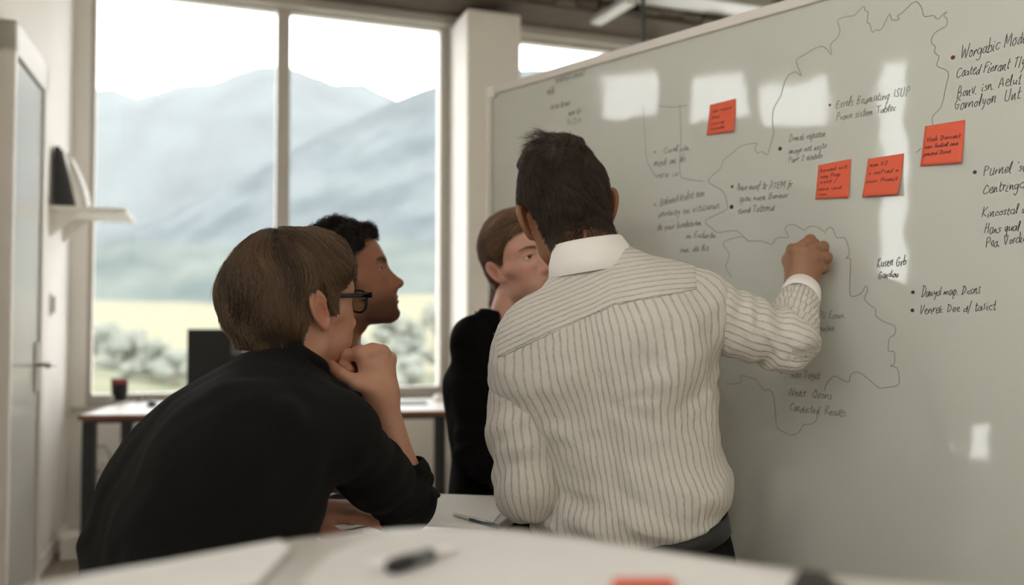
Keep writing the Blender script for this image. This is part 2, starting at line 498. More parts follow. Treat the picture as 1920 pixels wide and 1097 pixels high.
# monitor, its dark screen towards the room
q = at(350, 700, 4.28)
mn = thing('monitor', 'black computer monitor standing on the desk behind the seated man with glasses', 'monitor', (q[0], q[1], DZ), DA)
ztop = at(350, 617, 4.28)[2] - DZ
MB().box(0, 0.53, 0, 0.03, ztop - 0.33, ztop).build('monitor_casing', M['black'], mn, 0.004)
MB().box(0.012, 0.518, -0.001, 0.0005, ztop - 0.315, ztop - 0.012).build('monitor_screen', M['screen'], mn)
MB().box(0.215, 0.35, -0.0025, -0.0008, ztop - 0.13, ztop - 0.028).build('screen_patch', M['greyplastic'], mn)  # plain grey rectangle set on the dark screen
MB().box(0.235, 0.295, 0.03, 0.055, 0.0, ztop - 0.12).build('monitor_post', M['black'], mn, 0.003)
MB().box(0.16, 0.37, -0.04, 0.14, 0, 0.012).build('monitor_foot', M['black'], mn, 0.004)
# power strip, socket and cables under the desk
so = thing('wall_socket', 'white double wall socket below the desk', 'socket', CORNER, AW)
MB().box(0.10, 0.20, -0.035, 0, 0.22, 0.40).build('socket_box', M['white'], so, 0.004)
MB().lathe([(0.02, 0), (0.02, 0.004), (0.016, 0.006), (0.001, 0.006)], 16).build('socket_hole', M['greyplastic'], so, loc=(0.15, -0.036, 0.34))
pa = at(186, 935, 4.38)
ad = thing('power_adapter', 'black power adapter with cable hanging below the desk', 'adapter', pa.tolist())
MB().box(-0.018, 0.018, -0.02, 0.02, -0.10, 0.02).build('adapter_body', M['black'], ad, 0.005)
MB().tube([(0, 0, -0.10), (0.006, 0, -0.18), (0.0, 0.0, -pa[2] + 0.006), (0.06, 0.0, -pa[2] + 0.006)], 0.006, 8).build('adapter_cable', M['black'], ad, smooth=True)
MB().tube([(0, 0, 0.02), (-0.03, 0.05, 0.06), (-0.05, 0.10, 0.04)], 0.005, 8).build('plug_cable', M['black'], ad, smooth=True)
cp = [at(x, y, 4.56) for x, y in ((180, 838), (196, 836), (206, 852), (210, 880), (214, 905), (226, 925), (246, 934), (262, 930))]
cbo = thing('cable', 'grey cable looping down the wall under the desk', 'cable', cp[0].tolist())
MB().tube([p - cp[0] for p in cp], 0.007, 8).build('cable_run', M['pipe'], cbo, smooth=True)
bx = at(133, 1046, 4.12)
ub = thing('floor_trunking', 'low white trunking box on the floor in the corner by the door', 'box', (bx[0], bx[1], 0), AW)
MB().box(-0.05, 0.07, 0, 0.16, 0, 0.10).build('trunking_body', M['wall'], ub, 0.004)
MB().box(-0.052, 0.072, -0.002, 0.162, 0.10, 0.112).build('trunking_lid', M['white'], ub, 0.003)
# ------------------------------------------------------------------ landscape outside
def height_strip(name, rows, m, nx=220, rough=0.0, seed=0, kind='structure', xs=(-0.85, 0.45)):
    """rows: list of (distance Y, [(px, py), ...]) outlines; the surface runs through them"""
    rng = np.random.default_rng(seed)
    X = np.linspace(100 - 260, 1300, nx)
    v = []
    for r_, (Y, pts, amp) in enumerate(rows):
        p = np.array(pts, float)
        py = np.interp(X, p[:, 0], p[:, 1])
        nz = np.zeros(nx)
        for k in range(1, 7):
            nz += np.sin(X * 0.012 * 1.9 ** k + rng.random() * 9) / 1.7 ** k
        for i in range(nx):
            q = at(X[i], py[i] + nz[i] * amp, Y)
            v.append(q)
    f = []
    for r_ in range(len(rows) - 1):
        for i in range(nx - 1):
            f.append((r_ * nx + i, r_ * nx + i + 1, (r_ + 1) * nx + i + 1, (r_ + 1) * nx + i))
    o = MB().add(v, f).build(name, m, smooth=True, kind=kind)
    return o

def land_mat(name, c1, c2, scale, c3=None):
    m = bpy.data.materials.new(name)
    m.use_nodes = True
    n, l = m.node_tree.nodes, m.node_tree.links
    b = n['Principled BSDF']
    b.inputs['Roughness'].default_value = 1.0
    b.inputs['Specular IOR Level'].default_value = 0.0
    tc = n.new('ShaderNodeTexCoord')
    no = n.new('ShaderNodeTexNoise')
    no.inputs['Scale'].default_value = scale
    no.inputs['Detail'].default_value = 6
    no.inputs['Roughness'].default_value = 0.6
    l.new(tc.outputs['Object'], no.inputs['Vector'])
    cr = n.new('ShaderNodeValToRGB')
    cr.color_ramp.elements[0].position = 0.35
    cr.color_ramp.elements[0].color = (*c1, 1)
    cr.color_ramp.elements[1].position = 0.62
    cr.color_ramp.elements[1].color = (*c2, 1)
    if c3:
        e_ = cr.color_ramp.elements.new(0.70)
        e_.color = (*c3, 1)
    l.new(no.outputs['Fac'], cr.inputs['Fac'])
    l.new(cr.outputs['Color'], b.inputs['Base Color'])
    return m

far_m = land_mat('far_forest', sg(54, 61, 63), sg(72, 79, 80), 0.004)
mid_m = land_mat('hill_forest', sg(70, 77, 80), sg(92, 98, 100), 0.012)
low_m = land_mat('valley_forest', sg(76, 84, 83), sg(98, 104, 100), 0.02, sg(128, 124, 106))
field_m = land_mat('meadow', sg(116, 114, 98), sg(122, 120, 104), 0.012)
near_m = land_mat('near_slope', sg(90, 95, 84), sg(118, 118, 98), 0.05)
tree_m = land_mat('tree_leaves', sg(112, 116, 110), sg(122, 124, 114), 0.3)  # leaf tones paled, putting valley haze into the colour

height_strip('mountain_far', [
    (3000, [(-300, 560), (1300, 560)], 6),
    (3600, [(-300, 250), (172, 250), (500, 220), (828, 260), (1300, 220)], 8),
    (4200, [(-300, 150), (100, 175), (172, 166), (215, 164), (255, 183), (310, 166), (330, 160), (400, 156), (440, 136), (480, 123), (515, 122), (541, 125), (600, 145), (628, 158), (680, 156), (705, 168), (740, 182), (800, 220), (1000, 260), (1300, 260)], 2)],
    far_m, seed=1)
height_strip('mountain_ridge', [
    (1700, [(-300, 600), (1300, 560)], 4),
    (2300, [(-300, 520), (250, 500), (500, 380), (700, 260), (828, 220), (1300, 160)], 5),
    (2600, [(-300, 500), (300, 440), (480, 330), (560, 275), (640, 235), (700, 208), (740, 186), (780, 171), (828, 156), (950, 130), (1300, 120)], 2)],
    far_m, seed=2)
height_strip('hill_wooded', [
    (650, [(-300, 590), (1300, 575)], 2),
    (1000, [(-300, 540), (300, 500), (560, 430), (828, 340), (1300, 250)], 4),
    (1300, [(-300, 480), (170, 455), (250, 432), (300, 410), (360, 386), (420, 352), (480, 318), (530, 295), (600, 272), (660, 250), (740, 225), (828, 205), (950, 190), (1300, 170)], 3)],
    mid_m, seed=3)
height_strip('hill_low', [
    (430, [(-300, 590), (1300, 580)], 1),
    (520, [(-300, 480), (170, 470), (250, 440), (330, 455), (480, 470), (640, 440), (828, 455), (1300, 430)], 6)],
    low_m, seed=4)
height_strip('field', [
    (90, [(-300, 760), (1300, 760)], 1),
    (200, [(-300, 660), (170, 655), (300, 662), (420, 650), (640, 640), (828, 640), (1300, 640)], 1),
    (420, [(-300, 560), (170, 562), (430, 570), (620, 560), (740, 552), (828, 552), (1300, 550)], 1.5)],
    field_m, seed=5)
height_strip('land_slope', [
    (6, [(-300, 2300), (1300, 2300)], 0),
    (40, [(-300, 900), (1300, 900)], 1),
    (110, [(-300, 700), (170, 690), (400, 715), (828, 700), (1300, 700)], 2)],
    near_m, seed=6)

# blurred trees on the slope below the meadow
def blob_tree(px, py, Y, w, h, k):
    rng = np.random.default_rng(k)
    q = at(px, py, Y)
    u = Y / FPX
    t = thing('tree', 'soft grey-green tree on the slope, %s' % TREE_WORDS[k], 'tree', q.tolist(), 0, 'trees on the slope')
    cr = MB()
    for j in range(30):
        a, b_ = rng.random() * 6.28, rng.random()
        rr = (0.10 + 0.11 * rng.random()) * w * u
        zz = 0.25 + 0.75 * rng.random()
        c = ((b_ ** 0.5) * (0.62 - 0.45 * zz) * 1.3 * w * u * math.cos(a), (b_ ** 0.5) * (0.62 - 0.45 * zz) * 1.3 * w * u * math.sin(a), zz * h * u)
        n1, n2 = 7, 5
        v, f = [], []
        for y_ in range(n2 + 1):
            for x_ in range(n1):
                a2, b2 = 2 * PI * x_ / n1, PI * y_ / n2
                jt = 1 + 0.25 * (rng.random() - 0.5)
                v.append((c[0] + rr * jt * math.cos(a2) * math.sin(b2), c[1] + rr * jt * math.sin(a2) * math.sin(b2), c[2] + rr * jt * math.cos(b2)))
        for y_ in range(n2):
            for x_ in range(n1):
                x2 = (x_ + 1) % n1
                f.append((y_ * n1 + x_, (y_ + 1) * n1 + x_, (y_ + 1) * n1 + x2, y_ * n1 + x2))
        cr.add(v, f)
    cr.build('crown', tree_m, t)
    MB().tube([(0, 0, -0.3 * h * u), (0, 0, 0.5 * h * u)], [0.03 * w * u, 0.02 * w * u], 6).build('trunk', M['edge'], t)
TREE_WORDS = ['first past the left end of the desk', 'just behind the travel mug', 'tall one behind the spectacles', 'low one left of the monitor',
              'taller one left of the monitor', 'broad one behind the seated pair', 'round one above the white mouse', 'below the dark-haired profile',
              'small one at the right window end', 'pale one above the tablet']
for k, (px, py, Y, w, h) in enumerate([(190, 690, 120, 80, 70), (240, 700, 112, 90, 70), (288, 712, 100, 80, 66), (330, 715, 96, 70, 50), (396, 720, 82, 80, 70),
                                       (620, 690, 120, 120, 90), (770, 700, 110, 70, 100), (735, 650, 190, 60, 60), (815, 650, 170, 50, 80), (760, 735, 92, 90, 60)]):
    blob_tree(px, py, Y, w, h, k)

# haze in the valley: one homogeneous volume of real air
hz = MB().box(-4500, 3500, 24, 5200, -700, 1900).build('haze', M['glass'], kind='structure')
hm = bpy.data.materials.new('haze_air')
hm.use_nodes = True
n, l = hm.node_tree.nodes, hm.node_tree.links
n.remove(n['Principled BSDF'])
vs = n.new('ShaderNodeVolumeScatter')
vs.inputs['Color'].default_value = (0.93, 0.97, 1.0, 1)
vs.inputs['Density'].default_value = 0.000040
l.new(vs.outputs['Volume'], n['Material Output'].inputs['Volume'])
hz.data.materials[0] = hm
# ------------------------------------------------------------------ whiteboard
BD = np.array([0.951, -1.0, 0]); BD /= np.linalg.norm(BD)          # along the board, to the right / nearer
BNn = np.array([-1.0, -0.951, 0]); BNn /= np.linalg.norm(BNn)      # out of its face
BP = np.array([0.658, 1.8, 0.0])
AB = math.atan2(BD[1], BD[0])
def on_board(px, py):
    d_ = ray(px, py)
    t = np.dot(BP - CAM, BNn) / np.dot(d_, BNn)
    q = CAM + d_ * t
    return float(np.dot(q - BP, BD)), float(q[2])     # u along, height
UL = on_board(916, 300)[0]
UR = UL + 2.2
ZT, ZB = 1.853, 0.42
wbt = thing('whiteboard', 'large glossy whiteboard on a stand covered in handwriting and a map outline', 'whiteboard', (BP[0], BP[1], 0), AB)
M['board'] = mat('whiteboard_enamel', sg(191, 192, 180), 0.5, 0.012, 2.5, coat=1.0)
_n, _l = M['board'].node_tree.nodes, M['board'].node_tree.links
_b = _n['Principled BSDF']
_b.inputs['Specular IOR Level'].default_value = 0.3
_b.inputs['Coat Roughness'].default_value = 0.045
_b.inputs['Coat IOR'].default_value = 1.7
_t = _n.new('ShaderNodeTexCoord'); _w = _n.new('ShaderNodeTexNoise'); _w.inputs['Scale'].default_value = 7.0; _w.inputs['Detail'].default_value = 1.5
_l.new(_t.outputs['Object'], _w.inputs['Vector'])
_p = _n.new('ShaderNodeBump'); _p.inputs['Strength'].default_value = 0.22; _p.inputs['Distance'].default_value = 0.004
_l.new(_w.outputs['Fac'], _p.inputs['Height']); _l.new(_p.outputs['Normal'], _b.inputs['Coat Normal'])
# local frame of the board: x along, -y ... face towards the room is local -y
box('board_panel', M['board'], wbt, UL + 0.006, UR - 0.006, 0.0, 0.018, ZB + 0.005, ZT - 0.005)
M['railw'] = mat('board_rail', sg(214, 206, 196), 0.35, 0.02, 10)
box('frame_rail', M['railw'], wbt, UL, UR, -0.008, 0.024, ZT - 0.024, ZT, 0.003)
box('frame_rail', M['railw'], wbt, UL, UR, -0.008, 0.024, ZB, ZB + 0.024, 0.003)
box('frame_rail', M['railw'], wbt, UL, UL + 0.020, -0.008, 0.024, ZB + 0.02, ZT - 0.02, 0.003)
box('frame_rail', M['railw'], wbt, UR - 0.020, UR, -0.008, 0.024, ZB + 0.02, ZT - 0.02, 0.003)
for cx in (UL, UR):
    for cz in (ZT, ZB):
        sx, sz = (1 if cx == UL else -1), (-1 if cz == ZT else 1)
        x0, x1 = sorted((cx - sx * 0.003, cx + sx * 0.034)); z0, z1 = sorted((cz - sz * 0.003, cz + sz * 0.036))
        box('corner_cap', M['paper2'], wbt, x0, x1, -0.011, 0.027, z0, z1, 0.006)
for cx in (UL + 0.25, UR - 0.25):
    box('stand_leg', M['alu'], wbt, cx - 0.02, cx + 0.02, 0.026, 0.056, 0.06, ZT - 0.15, 0.004)
    box('stand_foot', M['alu'], wbt, cx - 0.02, cx + 0.02, -0.07, 0.40, 0.03, 0.06, 0.006)
    for fy in (-0.05, 0.38):
        MB().lathe([(0.001, 0), (0.016, 0.002), (0.02, 0.015), (0.016, 0.028), (0.001, 0.03)], 14).build('castor', M['black'], wbt, loc=(cx, fy, 0.0))
# ------------------------------------------------------------------ organic shapes: distance fields and surface nets
F32 = np.float32
def V3(*a):
    return np.array(a, dtype=F32)
def smin(a, b, k):
    h = np.maximum(k - np.abs(a - b), 0) / k
    return np.minimum(a, b) - h * h * k * 0.25
def smax(a, b, k):
    return -smin(-a, -b, k)
def ell(P, c, r, R=None):
    q = P - np.asarray(c, F32)
    if R is not None:
        q = q @ np.asarray(R, F32)
    r = np.asarray(r, F32)
    q = q / r
    k0 = np.sqrt((q * q).sum(1))
    q = q / r
    k1 = np.sqrt((q * q).sum(1)) + 1e-6
    return k0 * (k0 - 1) / k1
def cone(P, a, b, r1, r2):
    a = np.asarray(a, F32); b = np.asarray(b, F32)
    ab = b - a
    q = P - a
    t = np.clip(q @ ab / (ab @ ab), 0, 1)
    d = q - t[:, None] * ab
    return np.sqrt((d * d).sum(1)) - (r1 + t * (r2 - r1)).astype(F32)
def chain(P, pts, rs):
    d = cone(P, pts[0], pts[1], rs[0], rs[1])
    for i in range(1, len(pts) - 1):
        d = np.minimum(d, cone(P, pts[i], pts[i + 1], rs[i], rs[i + 1]))
    return d
def schain(P, pts, rs, k):
    d = cone(P, pts[0], pts[1], rs[0], rs[1])
    for i in range(1, len(pts) - 1):
        d = smin(d, cone(P, pts[i], pts[i + 1], rs[i], rs[i + 1]), k)
    return d
def rotm(axis, ang):
    return np.array(Matrix.Rotation(ang, 3, axis), dtype=F32)
def frame(origin, fwd, up):
    """3x3 with columns right, forward, up"""
    f = np.asarray(fwd, float); f /= np.linalg.norm(f)
    u = np.asarray(up, float); u = u - f * (u @ f); u /= np.linalg.norm(u)
    r = np.cross(f, u)
    return np.stack([r, f, u], 1).astype(F32)

_E = [(a, b) for a in range(8) for b in range(a + 1, 8) if bin(a ^ b).count('1') == 1]
def surface(fn, lo, hi, h, coarse=4):
    """mesh the zero level of fn on a grid of step h (naive surface nets, refined only near the surface)"""
    lo = np.asarray(lo, float); hi = np.asarray(hi, float)
    nc = np.ceil((hi - lo) / (h * coarse)).astype(int) + 1
    cs = h * coarse
    ax = [lo[i] + (np.arange(nc[i]) + 0.5) * cs - 0.5 * h for i in range(3)]
    G = np.stack(np.meshgrid(*ax, indexing='ij'), -1).reshape(-1, 3).astype(F32)
    dc = fn(G).reshape(nc)
    d = np.repeat(np.repeat(np.repeat(dc, coarse, 0), coarse, 1), coarse, 2).astype(F32)
    m = np.abs(d) < cs * 1.35
    idx = np.argwhere(m)
    P = (lo + idx * h).astype(F32)
    vals = np.empty(len(P), F32)
    for i in range(0, len(P), 400000):
        vals[i:i + 400000] = fn(P[i:i + 400000])
    d[m] = vals
    ins = d < 0
    cnt = np.zeros(np.array(d.shape) - 1, np.int8)
    sl = [slice(0, -1), slice(1, None)]
    for c in range(8):
        cnt += ins[sl[c & 1], sl[(c >> 1) & 1], sl[(c >> 2) & 1]]
    act = (cnt > 0) & (cnt < 8)
    ci = np.argwhere(act)
    n = len(ci)
    cid = np.full(act.shape, -1, np.int32)
    cid[act] = np.arange(n)
    cv = np.stack([d[ci[:, 0] + (c & 1), ci[:, 1] + ((c >> 1) & 1), ci[:, 2] + ((c >> 2) & 1)] for c in range(8)], 1)
    off = np.array([[(c & 1), (c >> 1) & 1, (c >> 2) & 1] for c in range(8)], float)
    acc = np.zeros((n, 3)); w = np.zeros(n)
    for a, b in _E:
        x = (cv[:, a] < 0) != (cv[:, b] < 0)
        t = np.where(x, cv[:, a] / (cv[:, a] - cv[:, b] + 1e-12), 0)
        acc += np.where(x[:, None], off[a] + t[:, None] * (off[b] - off[a]), 0)
        w += x
    V = lo + (ci + acc / w[:, None]) * h
    Q = []
    for axn in range(3):
        s0 = [slice(1, -1)] * 3; s1 = [slice(1, -1)] * 3
        s0[axn] = slice(0, -1); s1[axn] = slice(1, None)
        A, B = ins[tuple(s0)], ins[tuple(s1)]
        e = np.argwhere(A != B)
        if not len(e):
            continue
        fl = A[tuple(e.T)]
        g = e.copy()
        o1, o2 = [(1, 2), (2, 0), (0, 1)][axn]
        g[:, o1] += 1; g[:, o2] += 1
        def cell(a, b):
            q = g.copy(); q[:, o1] -= a; q[:, o2] -= b
            return cid[tuple(q.T)]
        q4 = np.stack([cell(1, 1), cell(0, 1), cell(0, 0), cell(1, 0)], 1)
        q4[~fl] = q4[~fl][:, ::-1]
        Q.append(q4)
    Q = np.concatenate(Q)
    Q = Q[(Q >= 0).all(1)]
    return V, Q

def relax(V, Q, n=2, lam=0.5, keep=True):
    """Taubin smoothing of a quad mesh"""
    nv = len(V)
    e = np.concatenate([Q[:, [0, 1]], Q[:, [1, 2]], Q[:, [2, 3]], Q[:, [3, 0]]])
    i, j = np.concatenate([e[:, 0], e[:, 1]]), np.concatenate([e[:, 1], e[:, 0]])
    deg = np.bincount(i, minlength=nv)[:, None] + 1e-9
    for k in range(n):
        for l_ in ((lam, -lam * 1.04) if keep else (lam,)):
            s = np.stack([np.bincount(i, weights=V[j, c], minlength=nv) for c in range(3)], 1) / deg
            V = V + l_ * (s - V)
    return V

def link_np(name, V, Q, mats, parent=None, attrs=None, loc=None, mat_idx=None):
    """link arrays as one smooth mesh object; V in world space, moved into the parent's space"""
    me = bpy.data.meshes.new(name)
    base = np.zeros(3)
    if parent is not None:
        p = parent
        while p is not None:
            base = base + np.array(p.location); p = p.parent
    if loc is not None:
        base = np.asarray(loc, float)
    V = np.asarray(V, float) - base
    me.vertices.add(len(V)); me.vertices.foreach_set('co', V.astype(F32).ravel())
    k = Q.shape[1]
    me.loops.add(len(Q) * k); me.loops.foreach_set('vertex_index', Q.astype(np.int32).ravel())
    me.polygons.add(len(Q)); me.polygons.foreach_set('loop_start', np.arange(0, len(Q) * k, k, dtype=np.int32))
    if mat_idx is not None:
        me.polygons.foreach_set('material_index', mat_idx.astype(np.int32))
    me.update(calc_edges=True)
    for m in (mats if isinstance(mats, (list, tuple)) else [mats]):
        me.materials.append(m)
    me.shade_smooth()
    for nm, a in (attrs or {}).items():
        if a.ndim == 1:
            at_ = me.attributes.new(nm, 'FLOAT', 'POINT'); at_.data.foreach_set('value', a.astype(F32))
        else:
            at_ = me.attributes.new(nm, 'FLOAT_VECTOR', 'POINT'); at_.data.foreach_set('vector', a.astype(F32).ravel())
    o = bpy.data.objects.new(name, me)
    COL.objects.link(o)
    if parent is not None:
        o.parent = parent
    if loc is not None:
        o.location = loc
    return o

def joinVQ(parts):
    Vs, Qs, n = [], [], 0
    for V, Q in parts:
        Vs.append(V); Qs.append(Q + n); n += len(V)
    return np.concatenate(Vs), np.concatenate(Qs)

def wob(P, f, seed, n=4):
    """cheap smooth pseudo-noise in about -1..1"""
    rng = np.random.default_rng(seed)
    s = 0
    for k in range(n):
        w = rng.normal(size=3); w /= np.linalg.norm(w)
        ff = f * (1 + 0.7 * k)
        s = s + np.sin(P @ (w * ff).astype(F32) + rng.random() * 6.28 + 1.3 * np.sin(P @ (np.roll(w, 1) * ff * 0.6).astype(F32) + rng.random() * 6)) / (1 + 0.5 * k)
    return s / 2.0
# ------------------------------------------------------------------ heads
# head space: origin between the ear canals, x to the person's right, y to the face, z up
def cranium(P):
    d = ell(P, (0, -0.006, 0.043), (0.0755, 0.096, 0.087))
    d = smin(d, ell(P, (0, 0.038, 0.042), (0.060, 0.056, 0.064)), 0.03)
    d = smin(d, ell(P, (0, -0.055, 0.005), (0.056, 0.040, 0.055)), 0.03)
    return d

HM = dict(jaw=1.0, nose=1.0, brow=1.0, fem=0.0, cheek=1.0, neck=0.058, chin=1.0)
def head_field(Pin, o, neck_to, ears=True):
    """o: face options; neck_to: end of the neck in head space"""
    sx = np.where(Pin[:, :1] < 0, -1, 1).astype(F32)
    P = Pin * np.array([1, 1, 1], F32)
    A = P.copy(); A[:, 0] = np.abs(A[:, 0])            # mirrored
    fem = o['fem']
    d = cranium(P)
    d = smin(d, ell(P, (0, 0.040, -0.012), (0.059 - 0.003 * fem, 0.053, 0.066)), 0.03)
    # jaw
    jw = 0.047 * o['jaw']
    d = smin(d, cone(A, (jw, 0.008, -0.058), (0.014, 0.070, -0.086), 0.019, 0.0185), 0.028)
    d = smin(d, ell(P, (0, 0.040, -0.058), (0.046 * o['jaw'], 0.046, 0.040)), 0.025)
    d = smin(d, ell(P, (0, 0.0765, -0.089), (0.019, 0.0165 * o['chin'], 0.0155)), 0.016)
    d = smin(d, cone(A, (0.060, 0.0, -0.01), (jw + 0.004, 0.006, -0.055), 0.013, 0.012), 0.03)
    # cheek bones and cheeks
    d = smin(d, cone(A, (0.036, 0.068, -0.013), (0.062, 0.030, -0.003), 0.013, 0.012), 0.022)
    d = smin(d, ell(A, (0.034, 0.058, -0.045), (0.020 * o['cheek'], 0.024, 0.026)), 0.025)
    # brow
    d = smin(d, cone(A, (0.010, 0.083, 0.031), (0.040, 0.070, 0.035), 0.0095 * o['brow'], 0.008), 0.018)
    # eye sockets
    d = smax(d, -ell(A, (0.0325, 0.100, 0.0125), (0.0195, 0.020, 0.0135)), 0.016)
    # muzzle
    d = smin(d, ell(P, (0, 0.074, -0.057), (0.031, 0.0235, 0.025)), 0.018)
    # nose
    n1 = 0.0855; nl = o['nose']
    nb = cone(P, (0, n1, 0.016), (0, 0.099 + 0.012 * nl, -0.025), 0.0075, 0.0095)
    nb = smin(nb, ell(P, (0, 0.101 + 0.012 * nl, -0.0285), (0.0098, 0.0105, 0.0092)), 0.006)
    nb = smin(nb, ell(A, (0.0118, 0.096 + 0.006 * nl, -0.0325), (0.0068, 0.0105, 0.0070)), 0.006)
    nb = smin(nb, cone(P, (0, 0.088, -0.010), (0, 0.092, -0.034), 0.0135, 0.0140), 0.012)
    d = smin(d, nb, 0.011)
    d = smax(d, -ell(A, (0.0066, 0.1015 + 0.006 * nl, -0.0415), (0.0036, 0.0062, 0.0040)), 0.004)
    # philtrum and lips
    lipf = 1 + 0.25 * fem
    ul = np.minimum(cone(A, (0.0, 0.0975, -0.0565), (0.010, 0.0955, -0.0560), 0.0046, 0.0046), cone(A, (0.010, 0.0955, -0.0560), (0.0235, 0.0835, -0.0605), 0.0046, 0.0020))
    ll = np.minimum(cone(A, (0.0, 0.0962, -0.0668), (0.009, 0.0942, -0.0660), 0.0056 * lipf, 0.0052), cone(A, (0.009, 0.0942, -0.0660), (0.0225, 0.0835, -0.0612), 0.0052, 0.0018))
    d = smin(d, np.minimum(ul, ll), 0.005)
    mg = np.minimum(cone(A, (0, 0.1025, -0.0612), (0.012, 0.0995, -0.0607), 0.0022, 0.0020), cone(A, (0.012, 0.0995, -0.0607), (0.0235, 0.0880, -0.0608), 0.0020, 0.0012))
    d = smax(d, -mg, 0.0035)
    d = smax(d, -ell(P, (0, 0.1065, -0.077), (0.016, 0.012, 0.006)), 0.010)
    # eyelids: a ball round the eye with an almond opening
    ec = (0.0315, 0.0745, 0.0125)
    d = smin(d, ell(A, ec, (0.0142, 0.0140, 0.0132)), 0.005)
    op = o.get('eye', 1.0)
    d = smax(d, -ell(A, (0.0315, 0.0885, 0.0118), (0.0122, 0.0120, 0.0043 * op)), 0.0015)
    d = smin(d, cone(A, (0.020, 0.0880, 0.0185), (0.043, 0.0795, 0.0170), 0.0022, 0.0020), 0.006)
    # neck
    nt = np.asarray(neck_to, F32)
    nr = o['neck']
    d = smin(d, cone(P, (0, -0.022, -0.035), nt, nr * 0.93, nr * 1.06), 0.026)
    d = smin(d, cone(P, (0, -0.052, 0.0), nt + V3(0, -0.018, 0), nr * 0.72, nr * 0.86), 0.03)
    # sterno muscles and throat
    d = smin(d, cone(A, (0.050, -0.022, -0.030), (0.016, nt[1] + 0.045, nt[2] - 0.005), 0.013, 0.013), 0.02)
    if not fem:
        d = smin(d, ell(P, (0, nt[1] * 0.55 + 0.047, nt[2] * 0.62), (0.011, 0.012, 0.016)), 0.012)
    if ears:
        d = smin(d, ear_field(A, o.get('ear', 1.0), o.get('ear_out', 0.42)), 0.006)
    return d

def ear_field(A, s=1.0, out=0.42):
    # ear space: u forward, v up, w outwards
    c = np.array([0.0745, -0.006, 0.004], F32)
    R = rotm('Z', out) @ rotm('X', rad(12))            # turned out and leaning back
    q = (A - c) @ R
    q = q / s
    u, v, w = q[:, 1], q[:, 2], q[:, 0]
    W = w - 0.006 - 0.10 * np.maximum(-u, 0)
    # outline: tall oval, narrower at the lobe
    uu = u + 0.008 + 0.006 * (v / 0.03)
    hw = 0.0175 + 0.0035 * np.clip(v / 0.03, -1.4, 1)
    e = np.sqrt((uu / hw) ** 2 + (v / 0.0325) ** 2)
    shell = np.maximum((e - 1) * 0.017, np.abs(W) - 0.0026)
    # helix rim
    rim = np.sqrt(((e - 0.90) * 0.0175) ** 2 + (W - 0.0042) ** 2) - 0.0038
    gap = np.where((u > 0.004) & (v < 0.012) & (v > -0.016), (np.minimum(u - 0.004, 0.008)) * 0.6, 0)
    rim = rim + gap
    d = smin(shell, rim, 0.004)
    # antihelix ridge and concha bowl
    e2 = np.sqrt(((uu - 0.002) / (hw * 0.60)) ** 2 + ((v + 0.004) / 0.021) ** 2)
    ant = np.sqrt(((e2 - 1.0) * 0.0115) ** 2 + (W - 0.0035) ** 2) - 0.0028
    ant = ant + np.where(u > 0.002, (u - 0.002) * 0.8, 0)
    d = smin(d, ant, 0.003)
    q2 = np.stack([w, uu - 0.004, v + 0.006], 1)
    d = smax(d, -ell(q2, (0.0135, 0.0005, -0.001), (0.0105, 0.0085, 0.0125)), 0.002)
    # tragus, lobe and root
    d = smin(d, ell(q2, (0.007, 0.0100, -0.003), (0.0052, 0.0035, 0.0060)), 0.003)
    d = smin(d, ell(q2, (0.0055, 0.0015, -0.0235), (0.0042, 0.0080, 0.0085)), 0.004)
    d = smin(d, ell(q2, (-0.006, 0.004, 0.002), (0.010, 0.009, 0.022)), 0.006)
    return d * s

skin_mats = {}
def skin(name, c, red=0.5, stubble=None, hi=None):
    m = mat(name, c, 0.52, 0.07, 40, 0.18, 700, sss=0.22, sscale=0.006)
    n, l = m.node_tree.nodes, m.node_tree.links
    # colour zones written on the vertices: x = red (lips, ears, nose), y = beard shadow, z = brow and lash hair
    b = n['Principled BSDF']
    src = b.inputs['Base Color'].links[0].from_socket
    a = n.new('ShaderNodeAttribute'); a.attribute_name = 'zones'
    sp = n.new('ShaderNodeSeparateXYZ'); l.new(a.outputs['Vector'], sp.inputs[0])
    def mixin(src, fac, col, noise=None):
        mx = n.new('ShaderNodeMix'); mx.data_type = 'RGBA'
        l.new(fac, mx.inputs['Factor']); l.new(src, mx.inputs['A']); mx.inputs['B'].default_value = (*col, 1)
        return mx.outputs['Result']
    out = mixin(src, sp.outputs['X'], (c[0] * 0.86, c[1] * 0.50, c[2] * 0.48))
    sc = stubble or (c[0] * 0.3, c[1] * 0.26, c[2] * 0.24)
    out = mixin(out, sp.outputs['Y'], sc)
    out = mixin(out, sp.outputs['Z'], hi or (0.02, 0.013, 0.01))
    l.new(out, b.inputs['Base Color'])
    return m

